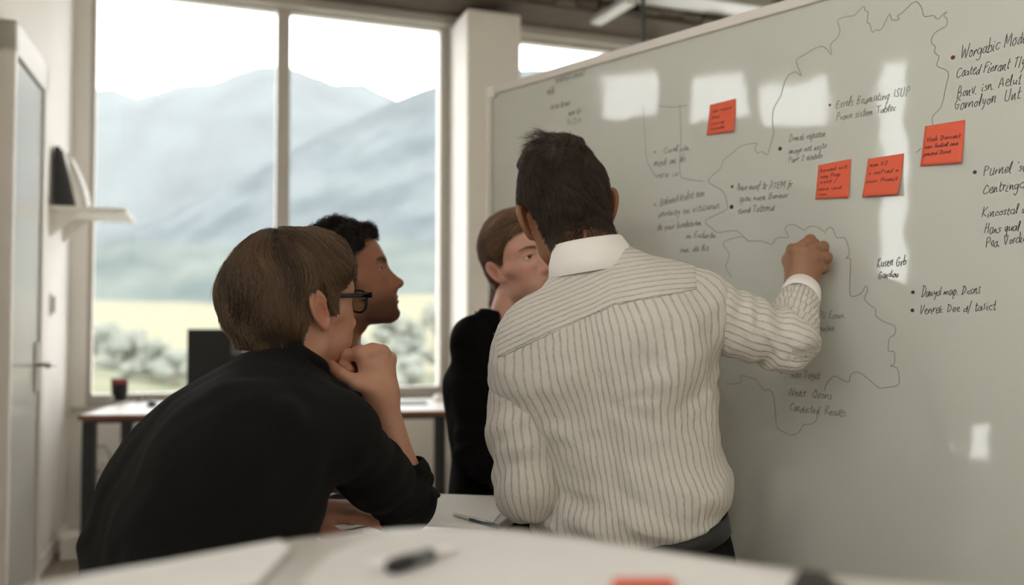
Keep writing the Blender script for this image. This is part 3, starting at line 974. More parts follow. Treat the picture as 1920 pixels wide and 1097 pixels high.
def face_zones(L, o):
    """colour zones for head-space points"""
    A = L.copy(); A[:, 0] = np.abs(A[:, 0])
    g = lambda c, r: np.exp(-(((A - np.array(c)) / np.array(r)) ** 2).sum(1))
    lips = np.maximum(g((0, 0.098, -0.0560), (0.020, 0.012, 0.0042)), g((0, 0.096, -0.0665), (0.019, 0.012, 0.0055)))
    lips = np.clip(lips * 1.4 - 0.2, 0, 1) * (0.85 + 0.15 * o['fem'])
    red = np.maximum(lips, 0.45 * g((0, 0.113, -0.03), (0.012, 0.012, 0.012)))
    red = np.maximum(red, 0.30 * g((0.045, 0.065, -0.022), (0.018, 0.03, 0.018)))
    red = np.maximum(red, 0.55 * g((0.083, -0.016, 0.005), (0.012, 0.03, 0.04)))
    beard = np.zeros(len(L))
    if o.get('beard'):
        j = np.clip((-0.030 - A[:, 2] + 0.10 * (0.085 - A[:, 1])) / 0.034, 0, 1) * np.clip((A[:, 1] - 0.0) / 0.03, 0, 1) * np.clip((A[:, 2] + 0.125) / 0.02, 0, 1)
        mo = g((0, 0.098, -0.0475), (0.024, 0.02, 0.006))
        beard = np.maximum(j, mo) * (1 - np.clip(lips * 1.5, 0, 1)) * o['beard']
    brow = np.zeros(len(L))
    t = np.clip((A[:, 0] - 0.011) / 0.038, 0, 1)
    zc = 0.0285 + 0.008 * np.sin(t * 2.2) - 0.003 * t
    wth = 0.0042 * (1 - 0.55 * t) * o.get('browt', 1.0)
    brow = np.clip(1.6 - np.abs(A[:, 2] - zc) / wth, 0, 1) * ((A[:, 0] > 0.011) & (A[:, 0] < 0.050) & (A[:, 1] > 0.05)) * o.get('browd', 0.85)
    lash = np.clip(1.5 - np.abs(A[:, 2] - 0.0155 + 0.35 * np.maximum(np.abs(A[:, 0] - 0.0315) - 0.004, 0)) / 0.0011, 0, 1) * ((np.abs(A[:, 0] - 0.0315) < 0.0125) & (A[:, 1] > 0.07)) * 0.8
    return np.stack([np.clip(red, 0, 1), np.clip(beard, 0, 1), np.maximum(brow, lash)], 1)

def make_head(o, Rm, org, neck_w, h=0.0019):
    """head and neck surface in world space; Rm columns are right, face, up; neck_w = world end of the neck"""
    org = np.asarray(org, float)
    nt = ((np.asarray(neck_w) - org) @ Rm).astype(F32)
    fn = lambda P: head_field(P, o, nt)
    lo = np.minimum([-0.115, -0.125, -0.125], nt - 0.085); hi = np.maximum([0.115, 0.132, 0.145], nt + 0.085)
    V, Q = surface(fn, lo, hi, h)
    V = relax(V, Q, 1)
    z = face_zones(V, o)
    return V @ Rm.T + org, Q, z

def eyes(parent, Rm, org, look, iris=(0.05, 0.035, 0.02)):
    """two eyeballs, each with an iris disc set into the ball"""
    em = M.setdefault('eye_white', mat('eye_white', sg(214, 204, 196), 0.15, 0.03, 200))
    im = mat('iris', iris, 0.12, 0.2, 900)
    pm = M.setdefault('pupil', mat('pupil', (0.004, 0.004, 0.004), 0.1, 0.0))
    lk = np.asarray(look, float); lk /= np.linalg.norm(lk)
    for s in (-1, 1):
        c = np.array([0.0315 * s, 0.0745, 0.0125])
        f = frame(c, lk, (0, 0, 1)).astype(float)
        def ring(r0, a0, a1, nseg):
            v = []
            for j in range(nseg + 1):
                a = a0 + (a1 - a0) * j / nseg
                for i in range(20):
                    b = 2 * PI * i / 20
                    v.append((r0 * math.sin(a) * math.cos(b), r0 * math.cos(a), r0 * math.sin(a) * math.sin(b)))
            q = [(j * 20 + i, j * 20 + (i + 1) % 20, (j + 1) * 20 + (i + 1) % 20, (j + 1) * 20 + i) for j in range(nseg) for i in range(20)]
            return np.array(v), np.array(q)
        def place(v):
            return (c + v @ f.T) @ Rm.T + org
        v, q = ring(0.0124, 0.001, PI - 0.001, 14)
        ball = link_np('eyeball', place(v), q, em, parent)
        v, q = ring(0.01255, 0.001, 0.50, 4)
        a = link_np('iris', place(v), q, im, parent)
        v, q = ring(0.0127, 0.001, 0.20, 2)
        b = link_np('pupil', place(v), q, pm, parent)
# ------------------------------------------------------------------ hair
def hair_mat(name, col, rough=0.45, rnd=0.35, spec=0.3):
    m = bpy.data.materials.new(name)
    m.use_nodes = True
    n, l = m.node_tree.nodes, m.node_tree.links
    hb = n['Principled BSDF']
    hb.inputs['Roughness'].default_value = rough
    hb.inputs['Specular IOR Level'].default_value = spec
    hi = n.new('ShaderNodeAttribute'); hi.attribute_name = 'tone'
    mr = n.new('ShaderNodeMapRange')
    mr.inputs['To Min'].default_value = 1 - rnd
    mr.inputs['To Max'].default_value = 1 + rnd
    mr.inputs['From Max'].default_value = 2.0; mr.inputs['From Min'].default_value = 0.0
    mr.inputs['To Min'].default_value = 0.0; mr.inputs['To Max'].default_value = 2.0
    l.new(hi.outputs['Fac'], mr.inputs['Value'])
    mx = n.new('ShaderNodeMix'); mx.data_type = 'RGBA'; mx.blend_type = 'MULTIPLY'
    mx.inputs['Factor'].default_value = 1
    mx.inputs['A'].default_value = (*col, 1)
    l.new(mr.outputs['Result'], mx.inputs['B'])
    l.new(mx.outputs['Result'], hb.inputs['Base Color'])
    return m

def grad(fn, P, e=0.0015):
    g = np.stack([fn(P + np.array(d, F32) * e) - fn(P - np.array(d, F32) * e) for d in ((1, 0, 0), (0, 1, 0), (0, 0, 1))], 1)
    return g / (np.linalg.norm(g, axis=1)[:, None] + 1e-9)

def hairline(P, tab):
    az = np.degrees(np.arctan2(np.abs(P[:, 0]), P[:, 1] + 0.0))
    return np.interp(az, [a for a, _ in tab], [z for _, z in tab])

def make_hair(parent, Rm, org, o, nt, tab, thick, flow, count, length, steps, mcap, mstr, seed, wild=0.25, clump=0.5, lift=0.004, rad0=0.00028, h=0.0026, fade=0.022, extra=None, tvar=0.35, lockh=0.002, stop=0.010):
    """hair volume and strands; all fields in head space"""
    org = np.asarray(org, float)
    def base(P):
        return head_field(P, o, nt, ears=False)
    def th(P):
        zl = hairline(P, tab)
        return (np.clip((P[:, 2] - zl) / fade, -1, 1) * 0.5 + 0.5) ** 0.7 * (thick(P) + 0.006) - 0.006
    def vol(P):
        P = P.astype(F32)
        d = base(P) - th(P).astype(F32)
        return d
    def vol_cap(P):
        d = vol(P) + 0.0025
        w = (0.0030 * np.sin(np.arctan2(P[:, 0], P[:, 1]) * 34 + 3 * np.sin(P[:, 2] * 60)) * np.clip(th(P) / 0.02, 0, 1)).astype(F32)
        return np.maximum(d - w * 0.5, -(P[:, 2] + 0.115))
    V, Q = surface(vol_cap, (-0.14, -0.165, -0.12), (0.14, 0.145, 0.185), h)
    cv = V.astype(F32)
    keep = (th(cv)[Q] > -0.0015).any(1)
    hair = link_np('hair', V @ Rm.T + org, Q[keep], mcap, parent)
    # strands
    rng = np.random.default_rng(seed)
    ok = th(cv) > 0.0012
    qa = Q[ok[Q].all(1)]
    A = V[qa]
    area = np.linalg.norm(np.cross(A[:, 2] - A[:, 0], A[:, 3] - A[:, 1]), axis=1)
    pick = rng.choice(len(qa), count, p=area / area.sum())
    u = rng.random((count, 2))
    p = (A[pick, 0] * ((1 - u[:, 0]) * (1 - u[:, 1]))[:, None] + A[pick, 1] * (u[:, 0] * (1 - u[:, 1]))[:, None]
         + A[pick, 2] * (u[:, 0] * u[:, 1])[:, None] + A[pick, 3] * ((1 - u[:, 0]) * u[:, 1])[:, None]).astype(F32)
    L = length(p) * (0.75 + 0.5 * rng.random(count))
    field = lambda P: np.minimum(vol(P), base(P) - 0.0008)
    off = (rng.random(count) ** 1.5 * lift).astype(F32)
    fly = (rng.random(count) < 0.05) * rng.random(count) * 0.006
    pts = [p.copy()]
    ph = rng.normal(size=(count, 3)) * wild * 0.35
    lock = wob(p, 95, seed + 7, 3).astype(F32)
    tone = np.clip(1 + tvar * lock + rng.normal(size=count) * tvar * 0.45, 0.25, 2.2)
    for k in range(steps):
        n_ = grad(field, p)
        d = flow(p) + ph
        cl = np.stack([wob(p, 75, seed + 1 + i, 3) for i in range(3)], 1) * clump
        d = d / (np.linalg.norm(d, axis=1)[:, None] + 1e-9) + cl + rng.normal(size=(count, 3)) * wild * 0.25
        d = d - n_ * (d * n_).sum(1)[:, None]
        d /= np.linalg.norm(d, axis=1)[:, None] + 1e-9
        go = np.clip((p[:, 2] - hairline(p, tab) + stop) / 0.008, 0.02, 1)
        p = (p + d * (L / steps * go)[:, None]).astype(F32)
        f = field(p)
        t = (k + 1) / steps
        tgt = off * (0.3 + t) + fly * t ** 2 + np.maximum(lock, 0) * lockh * np.sin(t * 2.6)
        p = (p - n_ * (f - tgt)[:, None] * 0.9).astype(F32)
        pts.append(p.copy())
    P = np.stack(pts, 1)
    if extra is not None:
        P = extra(P, rng)
    strands(parent=hair, P=P @ Rm.T + org, m=mstr, r=rad0, tone=tone)
    return hair

def strands(parent, P, m, r, name='hair_strands', tone=None):
    n, k = P.shape[:2]
    base = np.zeros(3)
    q = parent
    while q is not None:
        base = base + np.array(q.location); q = q.parent
    hc = bpy.data.hair_curves.new(name)
    hc.add_curves([k] * n)
    hc.attributes['position'].data.foreach_set('vector', (P - base).astype(F32).ravel()) if 'position' in hc.attributes else None
    ra = hc.attributes.get('radius') or hc.attributes.new('radius', 'FLOAT', 'POINT')
    tt = np.linspace(0, 1, k)
    prof = r * np.clip(1.15 - tt ** 3, 0.15, 1)
    ra.data.foreach_set('value', np.tile(prof, n).astype(F32))
    ta_ = hc.attributes.new('tone', 'FLOAT', 'POINT')
    ta_.data.foreach_set('value', np.repeat(np.ones(n) if tone is None else tone, k).astype(F32))
    hc.materials.append(m)
    o = bpy.data.objects.new(name, hc)
    COL.objects.link(o)
    o.parent = parent
    o['kind'] = 'stuff'
    return o

# ------------------------------------------------------------------ bodies
def dense(tab, n=200, sm=9):
    t = np.array(tab, float)
    z = np.linspace(t[0, 0], t[-1, 0], n)
    k = np.ones(sm) / sm
    out = [z]
    for c in range(1, t.shape[1]):
        y = np.interp(z, t[:, 0], t[:, c])
        y = np.convolve(np.pad(y, sm // 2, mode='edge'), k, 'valid')
        out.append(y)
    return np.stack(out, 1)

def torso_field(L, T, p=2.25):
    z = L[:, 2]
    hw = np.interp(z, T[:, 0], T[:, 1]).astype(F32); hd = np.interp(z, T[:, 0], T[:, 2]).astype(F32)
    yo = np.interp(z, T[:, 0], T[:, 3]).astype(F32)
    x = np.abs(L[:, 0]) / hw; y = np.abs(L[:, 1] - yo) / hd
    k = (x ** p + y ** p) ** (1 / p)
    d = (k - 1) * np.minimum(hw, hd) * 0.95
    return np.maximum(np.maximum(d, z - T[-1, 0]), T[0, 0] - z)

def hand_field(P, wrist, mcps, pips, dips, tips, thumb, r=0.0100, carp=None):
    """explicit joints in world space"""
    w = np.asarray(wrist, float)
    m = np.asarray(mcps, float)
    d = None
    for i in range(4):
        a = w + (m[i] - m.mean(0)) * 0.45
        c = cone(P, a, m[i], 0.0155, 0.0120)
        d = c if d is None else smin(d, c, 0.018)
    d = smin(d, cone(P, w, m.mean(0), 0.020, 0.012), 0.016)
    th = np.asarray(thumb, float)
    d = smin(d, cone(P, th[0], th[1], 0.0165, 0.0125), 0.016)
    for i in range(4):
        s = (1.0, 1.04, 1.0, 0.88)[i] * r
        f = schain(P, [m[i], pips[i], dips[i], tips[i]], [s * 1.12, s * 1.0, s * 0.88, s * 0.78], 0.003)
        kn = np.sqrt(((P - np.asarray(pips[i], F32)) ** 2).sum(1)) - s * 1.06
        d = smin(d, smin(f, kn, 0.004), 0.0055)
    d = smin(d, schain(P, [th[1], th[2], th[3]], [0.0120, 0.0108, 0.0088], 0.004), 0.006)
    return d

def hand_pose(wrist, y, back, side, curl=(0.35, 0.5, 0.35), spread=0.09, thumb_in=0.3):
    """joints of a hand; y points along the palm, back is the normal of its back, side = +1 right hand, -1 left"""
    w = np.asarray(wrist, float)
    R = frame((0, 0, 0), y, back).astype(float)         # right, forward, up
    mc = np.array([(-0.027, 0.086, 0.002), (-0.009, 0.090, 0.005), (0.009, 0.086, 0.003), (0.026, 0.078, -0.002)])
    ln = [(0.042, 0.026, 0.020), (0.047, 0.029, 0.021), (0.043, 0.027, 0.020), (0.034, 0.021, 0.018)]
    P, D, T = [], [], []
    for i in range(4):
        a, sp = 0.0, spread * (i - 1.4)
        q = mc[i].copy(); seq = []
        for j in range(3):
            a += curl[j]
            q = q + ln[i][j] * np.array([math.sin(sp) * math.cos(a), math.cos(sp) * math.cos(a), -math.sin(a)])
            seq.append(q)
        P.append(seq[0]); D.append(seq[1]); T.append(seq[2])
    th = np.array([(-0.022, 0.020, -0.008), (-0.045, 0.048, -0.018 - 0.01 * thumb_in), (-0.050 + 0.02 * thumb_in, 0.080, -0.024 - 0.02 * thumb_in), (-0.046 + 0.045 * thumb_in, 0.104, -0.028 - 0.02 * thumb_in)])
    s = np.array([side, 1, 1])
    f = lambda A: (np.asarray(A) * s) @ R.T + w
    return dict(wrist=w, mcps=f(mc), pips=f(P), dips=f(D), tips=f(T), thumb=f(th))

def hand_mesh(hp, arm, h=0.0017, r=0.0100):
    """hand joined to its forearm; arm: [(point, radius), ...] from the wrist upwards"""
    pts = [a[0] for a in arm]; rs = [a[1] for a in arm]
    def fn(P):
        d = hand_field(P, r=r, **hp)
        d = smin(d, chain(P, [hp['wrist']] + pts, [0.0235] + rs), 0.022)
        # tendons and knuckles
        for i in range(4):
            m = np.asarray(hp['mcps'][i])
            d = smin(d, np.sqrt(((P - m.astype(F32)) ** 2).sum(1)) - 0.0125, 0.006)
        return d
    A = np.concatenate([np.asarray(hp[k]).reshape(-1, 3) for k in hp] + [np.asarray(pts)])
    V, Q = surface(fn, A.min(0) - 0.045, A.max(0) + 0.045, h)
    V = relax(V, Q, 1)
    tips = np.concatenate([hp['pips'], hp['tips'], hp['mcps'], hp['thumb'][2:]])
    z = np.zeros((len(V), 3))
    for t in tips:
        z[:, 0] = np.maximum(z[:, 0], 0.4 * np.exp(-((V - t) ** 2).sum(1) / 0.011 ** 2))
    return V, Q, z

def nails(parent, hp, m, back=None):
    """finger nails as small curved plates on the last joints"""
    for i in list(range(4)) + [4]:
        if i < 4:
            a, b = hp['dips'][i], hp['tips'][i]
            pv = hp['pips'][i]
        else:
            a, b = hp['thumb'][2], hp['thumb'][3]
            pv = hp['thumb'][1]
        y = (b - a) / np.linalg.norm(b - a)
        n_ = np.cross(np.cross(a - pv, y), y)
        if np.linalg.norm(n_) < 1e-6:
            n_ = np.array([0, 0, 1.0])
        n_ = -n_ / np.linalg.norm(n_)
        n_ = -n_ if np.dot(n_, (pv - (a + b) / 2)) > 0 and False else n_
        x = np.cross(y, n_)
        v, f = [], []
        for s in range(5):
            for t in range(5):
                u = (t - 2) / 2
                v.append(b + y * (-0.007 + 0.0022 * s) + n_ * (0.0082 - 0.0022 * u * u) + x * (0.0052 * u))
        q = [(s * 5 + t, s * 5 + t + 1, s * 5 + t + 6, s * 5 + t + 5) for s in range(4) for t in range(4)]
        link_np('fingernail', np.array(v), np.array(q), m, parent)

def arm_frame(P, pts):
    """for points near a bent limb: distance along it and the angle around it"""
    pts = np.asarray(pts, float)
    best = np.full(len(P), 1e9); T = np.zeros(len(P)); ANG = np.zeros(len(P))
    acc = 0.0
    ref = None
    for i in range(len(pts) - 1):
        a, b = pts[i], pts[i + 1]
        ab = b - a; Ls = np.linalg.norm(ab); u = ab / Ls
        if ref is None:
            ref = np.cross(u, (0.3, -0.8, 0.5)); ref /= np.linalg.norm(ref)
        else:
            ref = ref - u * (ref @ u); ref /= np.linalg.norm(ref)
        r2 = np.cross(u, ref)
        q = P - a
        t = np.clip(q @ u, 0 if i else -0.2, Ls)
        dd = q - t[:, None] * u
        dist = np.linalg.norm(dd, axis=1)
        m = dist < best
        best[m] = dist[m]
        T[m] = (acc + t)[m]
        ANG[m] = np.arctan2(dd @ r2, dd @ ref)[m]
        acc += Ls
    return T, ANG, best

def legs(parent, pelvis, fwd, right, knee_h, seat_h, m_tr, m_shoe, spread=0.11, thigh=0.40, sole_y=0.0, hipr=0.10, splay=0.0):
    """seated or perched legs in trousers with shoes"""
    pelvis = np.asarray(pelvis, float); fwd = np.asarray(fwd, float); right = np.asarray(right, float)
    hips, knees, ank = [], [], []
    for s in (-1, 1):
        hp_ = pelvis + right * s * 0.085 + np.array([0, 0, -0.02])
        dz = knee_h - hp_[2]
        k = hp_ + (fwd + right * s * splay) * math.sqrt(max(thigh ** 2 - dz ** 2, 0.01)); k[2] = knee_h
        a = k + fwd * sole_y; a[2] = 0.09
        hips.append(hp_); knees.append(k); ank.append(a)
    def fn(P):
        d = ell(P, pelvis, (0.165, 0.165, 0.115))
        for i in range(2):
            d = smin(d, chain(P, [hips[i], knees[i]], [hipr, 0.066]), 0.05)
            d = smin(d, chain(P, [knees[i], ank[i]], [0.063, 0.050]), 0.03)
        return d + (0.004 * wob(P, 40, 5)).astype(F32)
    A = np.array(hips + knees + ank + [pelvis])
    V, Q = surface(fn, A.min(0) - 0.2, A.max(0) + 0.2, 0.009)
    link_np('trousers', V, Q, m_tr, parent)
    for i in range(2):
        a = ank[i]
        def sf(P):
            d = cone(P, a + np.array([0, 0, -0.03]) - fwd * 0.03, a + fwd * 0.15 + np.array([0, 0, -0.055]), 0.042, 0.034)
            return np.maximum(d, 0.004 - P[:, 2])
        V, Q = surface(sf, a - 0.26, a + 0.26, 0.008)
        link_np('shoe', V, Q, m_shoe, parent)

M['belt'] = mat('black_leather', sg(18, 17, 17), 0.5, 0.1, 40, 0.1, 300)
M['trousers'] = mat('dark_trousers', sg(19, 19, 21), 0.95, 0.1, 60, 0.2, 900, spec=0.12)
M['shoe'] = mat('dark_shoe', sg(40, 34, 30), 0.4, 0.1, 30)
M['nail'] = mat('finger_nail', sg(206, 158, 140), 0.3, 0.02, 100)

def stripe_mat(name, base, line, period, plain=False):
    m = mat(name, base, 0.85, 0.035, 30, 0.0, sheen=0.15)
    n, l = m.node_tree.nodes, m.node_tree.links
    b = n['Principled BSDF']
    tc = n.new('ShaderNodeTexCoord')
    wv = n.new('ShaderNodeTexNoise'); wv.inputs['Scale'].default_value = 420; wv.inputs['Detail'].default_value = 3
    l.new(tc.outputs['Object'], wv.inputs['Vector'])
    def math_(op, a, b_=None):
        x = n.new('ShaderNodeMath'); x.operation = op
        for i, s in enumerate((a, b_)):
            if s is None: continue
            if isinstance(s, (int, float)): x.inputs[i].default_value = s
            else: l.new(s, x.inputs[i])
        return x.outputs[0]
    if plain:
        bp = n.new('ShaderNodeBump'); bp.inputs['Strength'].default_value = 0.25; bp.inputs['Distance'].default_value = 0.0008
        l.new(wv.outputs['Fac'], bp.inputs['Height']); l.new(bp.outputs['Normal'], b.inputs['Normal'])
        return m
    at_ = n.new('ShaderNodeAttribute'); at_.attribute_name = 'stripe'
    no = n.new('ShaderNodeTexNoise'); no.inputs['Scale'].default_value = 22; no.inputs['Detail'].default_value = 3
    l.new(tc.outputs['Object'], no.inputs['Vector'])
    no2 = n.new('ShaderNodeTexNoise'); no2.inputs['Scale'].default_value = 120; no2.inputs['Detail'].default_value = 2
    l.new(tc.outputs['Object'], no2.inputs['Vector'])
    u = math_('MULTIPLY', at_.outputs['Fac'], 1.0 / period)
    u = math_('ADD', u, math_('MULTIPLY', no.outputs['Fac'], 0.45))
    u = math_('ADD', u, math_('MULTIPLY', no2.outputs['Fac'], 0.22))
    fr = math_('FRACT', u)
    tri = math_('ABSOLUTE', math_('SUBTRACT', math_('MULTIPLY', fr, 2.0), 1.0))      # 1 at the line, 0 between
    ln = n.new('ShaderNodeMapRange'); ln.interpolation_type = 'SMOOTHSTEP'
    ln.inputs['From Min'].default_value = 0.60; ln.inputs['From Max'].default_value = 0.95
    l.new(tri, ln.inputs['Value'])
    brk = n.new('ShaderNodeMapRange'); brk.inputs['From Min'].default_value = 0.3; brk.inputs['From Max'].default_value = 0.65
    brk.inputs['To Min'].default_value = 0.45; brk.inputs['To Max'].default_value = 1.0
    l.new(no2.outputs['Fac'], brk.inputs['Value'])
    fac = math_('MULTIPLY', ln.outputs['Result'], brk.outputs['Result'])
    mx = n.new('ShaderNodeMix'); mx.data_type = 'RGBA'
    l.new(fac, mx.inputs['Factor'])
    l.new(b.inputs['Base Color'].links[0].from_socket, mx.inputs['A'])
    mx.inputs['B'].default_value = (*line, 1)
    l.new(mx.outputs['Result'], b.inputs['Base Color'])
    hgt = math_('ADD', math_('MULTIPLY', math_('SUBTRACT', 1.0, ln.outputs['Result']), 1.0), math_('MULTIPLY', wv.outputs['Fac'], 0.35))
    hgt = math_('ADD', hgt, math_('MULTIPLY', no2.outputs['Fac'], 0.8))
    bp = n.new('ShaderNodeBump'); bp.inputs['Strength'].default_value = 0.6; bp.inputs['Distance'].default_value = 0.0016
    l.new(hgt, bp.inputs['Height']); l.new(bp.outputs['Normal'], b.inputs['Normal'])
    return m
# ------------------------------------------------------------------ the man in the striped shirt
def local(P, R, o):
    return ((P - np.asarray(o, F32)) @ R).astype(F32)

B_pel = at(1194, 1012, 1.58)
B_neck = at(1103, 482, 1.575)
B_up = (B_neck - B_pel); B_len = np.linalg.norm(B_up); B_up /= B_len
B_R = frame(None if False else (0, 0, 0), (0.26, 0.965, 0.0), B_up)
# columns right, forward, up with up kept exact
_f = np.array([0.26, 0.965, 0.0]); _f = _f - B_up * (_f @ B_up); _f /= np.linalg.norm(_f)
B_R = np.stack([np.cross(_f, B_up), _f, B_up], 1).astype(F32)
tb_ = thing('person', 'man in white striped shirt seen from behind, raising one hand to the whiteboard', 'person', (B_pel[0], B_pel[1], 0.0))
B_T = dense([(-0.16, 0.168, 0.118, 0.0), (-0.03, 0.166, 0.116, 0), (0.03, 0.160, 0.122, 0), (0.12, 0.160, 0.120, 0.0), (0.24, 0.180, 0.122, -0.004), (0.34, 0.196, 0.124, -0.010),
             (0.41, 0.176, 0.110, -0.012), (0.45, 0.122, 0.088, -0.012), (0.480, 0.080, 0.072, -0.008), (0.505, 0.060, 0.062, 0.0), (0.535, 0.055, 0.058, 0.004)], 240, 13)
SR, ER, WR = at(1304, 574, 1.525), at(1472, 640, 1.53), at(1503, 546, 1.705)
SL, EL, WL = at(980, 696, 1.570), at(990, 915, 1.535), at(984, 935, 1.67)
def b_torso(P, off=0.0):
    L = local(P, B_R, B_pel)
    d = torso_field(L, B_T)
    # raised right shoulder, dropped left one
    d = smin(d, cone(P, B_pel + B_R @ np.array([0.078, -0.01, 0.462]), SR, 0.050, 0.062), 0.05)
    d = smin(d, cone(P, B_pel + B_R @ np.array([-0.055, -0.01, 0.412]), SL + np.array([0.012, 0, -0.002]), 0.052, 0.056), 0.05)
    d = smin(d, ell(L, (0.095, -0.085, 0.37), (0.075, 0.045, 0.10)), 0.05)
    d = smin(d, ell(L, (-0.095, -0.085, 0.36), (0.075, 0.045, 0.10)), 0.05)
    return d
def b_folds(P):
    L = local(P, B_R, B_pel)
    x, y, z = L[:, 0], L[:, 1], L[:, 2]
    nz = wob(P, 16, 3)
    # blousing over the belt and soft diagonal pulls
    d = 0.013 * np.exp(-((z - 0.070 - 0.08 * x + 0.012 * nz) / 0.036) ** 2)
    d += 0.006 * np.exp(-((z - 0.16 + 0.25 * x + 0.02 * nz) / 0.030) ** 2) * np.clip((x + 0.05) / 0.1, 0, 1)
    d += 0.0035 * np.sin((z * 0.8 + 0.55 * x) * 95 + 2.5 * nz) * np.clip((0.2 - z) / 0.15, 0, 1)
    d += 0.0030 * np.sin((z * 0.45 - 0.8 * x) * 70 + 2.0 * nz) * np.clip((z - 0.15) / 0.2, 0, 1) * np.clip(1.2 - (z - 0.15) / 0.2, 0, 1)
    d -= 0.007 * np.exp(-(x / 0.022) ** 2) * np.clip((z - 0.05) / 0.1, 0, 1) * np.clip((0.42 - z) / 0.1, 0, 1) * (y < 0)
    for cx, cz, sg_, sd in ((0.215, 0.37, -1, 12), (-0.20, 0.30, 1, 13)):
        rx, rz = x - cx, z - cz
        r_ = np.sqrt(rx * rx + rz * rz)
        an = np.arctan2(rz, sg_ * -rx)
        d += 0.0030 * np.sin(an * 7 + 1.2 * wob(P, 12, sd)) * np.exp(-((r_ - 0.125) / 0.045) ** 2) * np.clip(-y / 0.04, 0, 1)
    d += 0.0022 * wob(P, 60, 8)
    return d.astype(F32)
def yoke_line(L):
    return 0.432 + 0.27 * np.minimum(L[:, 0] - 0.05, 0) + 0.02 * np.maximum(L[:, 0] - 0.05, 0)
def b_shirt(P):
    L = local(P, B_R, B_pel)
    d = b_torso(P) - 0.006 - b_folds(P)
    d = smax(d, (0.014 - L[:, 2] + 0.10 * L[:, 0] - 0.006 * np.sin(L[:, 0] * 16)).astype(F32), 0.012)
    # neck hole
    nk = cone(P, B_neck + B_up * -0.05, B_neck + B_up * 0.12, 0.066, 0.070)
    return smax(d, -nk, 0.008)
m_stripe = stripe_mat('striped_cotton', sg(203, 196, 185), sg(168, 161, 150), 0.0118)
m_plain = stripe_mat('plain_cotton', sg(236, 230, 222), None, 1, True)
blo, bhi = np.array([-0.10, 1.36, 0.66]), np.array([0.52, 1.80, 1.34])
V, Q = surface(b_shirt, blo, bhi, 0.0042)
V = relax(V, Q, 2)
L = local(V.astype(F32), B_R, B_pel)
st = np.arctan2(L[:, 0], -(L[:, 1])) * 0.155
# slight fanning of the stripes towards the shoulders
shirt = link_np('shirt', V, Q, m_stripe, tb_, {'stripe': st})
# yoke lying over the shoulders
def b_yoke(P):
    L = local(P, B_R, B_pel)
    d = b_torso(P) - 0.0082 - b_folds(P) * 0.7
    d = np.maximum(d, yoke_line(L) - L[:, 2])
    nk = cone(P, B_neck + B_up * -0.05, B_neck + B_up * 0.12, 0.066, 0.070)
    d = np.maximum(d, L[:, 1] - 0.02)
    d = np.maximum(d, (np.abs(L[:, 0] - 0.01) - 0.178))
    return smax(d, -nk, 0.008)
V, Q = surface(b_yoke, np.array([-0.12, 1.36, 0.98]), bhi, 0.0038)
V = relax(V, Q, 1)
L = local(V.astype(F32), B_R, B_pel)
link_np('yoke', V, Q, m_stripe, shirt, {'stripe': (L[:, 2] - yoke_line(L)) * 1.25 + 0.15 * L[:, 1] + 0.3 * L[:, 0] * 0.02})

def sleeve(name, pts, rs, seed, parent, m, h=0.0036, folds=0.006, k=0.02, start=0.0, endcut=None, elbow=None, freq=1.0):
    pts = [np.asarray(p, float) for p in pts]
    tot = sum(np.linalg.norm(pts[i + 1] - pts[i]) for i in range(len(pts) - 1))
    def fn(P):
        d = schain(P, pts, rs, k)
        T, A, _ = arm_frame(P, pts)
        nz = wob(P, 24, seed)
        g = np.sin(T * 150 * freq + 2.2 * np.sin(A + seed) + 2.4 * nz)
        amp = folds * (0.35 + 0.65 * np.exp(-((T - (elbow if elbow is not None else tot * 0.5)) / 0.07) ** 2))
        d = d - (amp * np.sign(g) * np.abs(g) ** 0.8 * 0.6 + 0.0012 * wob(P, 80, seed + 2)).astype(F32)
        if endcut is not None:
            c, nrm = endcut
            d = np.maximum(d, ((P - np.asarray(c, F32)) @ np.asarray(nrm, F32)))
        return d
    A = np.array(pts)
    V, Q = surface(fn, A.min(0) - max(rs) * 1.3 - 0.01, A.max(0) + max(rs) * 1.3 + 0.01, h)
    V = relax(V, Q, 1)
    T, ANG, dist = arm_frame(V, pts)
    return link_np(name, V, Q, m, parent, {'stripe': ANG * 0.052})

u_ = (WR - ER) / np.linalg.norm(WR - ER)
CUF = WR - u_ * 0.012
sleeve('sleeve', [SR, SR * 0.45 + ER * 0.55 + np.array([0, 0, -0.004]), ER, CUF - u_ * 0.03], [0.064, 0.055, 0.051, 0.0385], 4, shirt, m_stripe, folds=0.0095, elbow=0.22, endcut=(CUF - u_ * 0.028, u_))
# cuff: a tapered band with a slightly open end
def band(name, c, axis, r0, r1, length, m, parent, wall=0.0025, n=40, wav=0.0):
    axis = np.asarray(axis, float); axis /= np.linalg.norm(axis)
    f = frame((0, 0, 0), axis, (0.2, -0.3, 0.9)).astype(float)
    v, q = [], []
    prof = [(r0 - wall, 0.0), (r0, 0.0), (r0 * 0.6 + r1 * 0.4 + 0.001, length * 0.5), (r1, length * 0.96), (r1 - wall * 0.4, length), (r1 - wall, length * 0.97), (r0 - wall, 0.0)]
    for (r, t) in prof:
        for i in range(n):
            a = 2 * PI * i / n
            rr = r + wav * math.sin(3 * a + 1)
            v.append(np.asarray(c) + f[:, 1] * t + (f[:, 0] * math.cos(a) + f[:, 2] * math.sin(a) * 1.08) * rr)
    for j in range(len(prof) - 1):
        for i in range(n):
            i2 = (i + 1) % n
            q.append((j * n + i, j * n + i2, (j + 1) * n + i2, (j + 1) * n + i))
    return link_np(name, np.array(v), np.array(q), m, parent)
band('cuff', CUF - u_ * 0.036, u_, 0.0385, 0.0365, 0.046, m_plain, shirt, wav=0.001)
ul_ = (WL - EL) / np.linalg.norm(WL - EL)
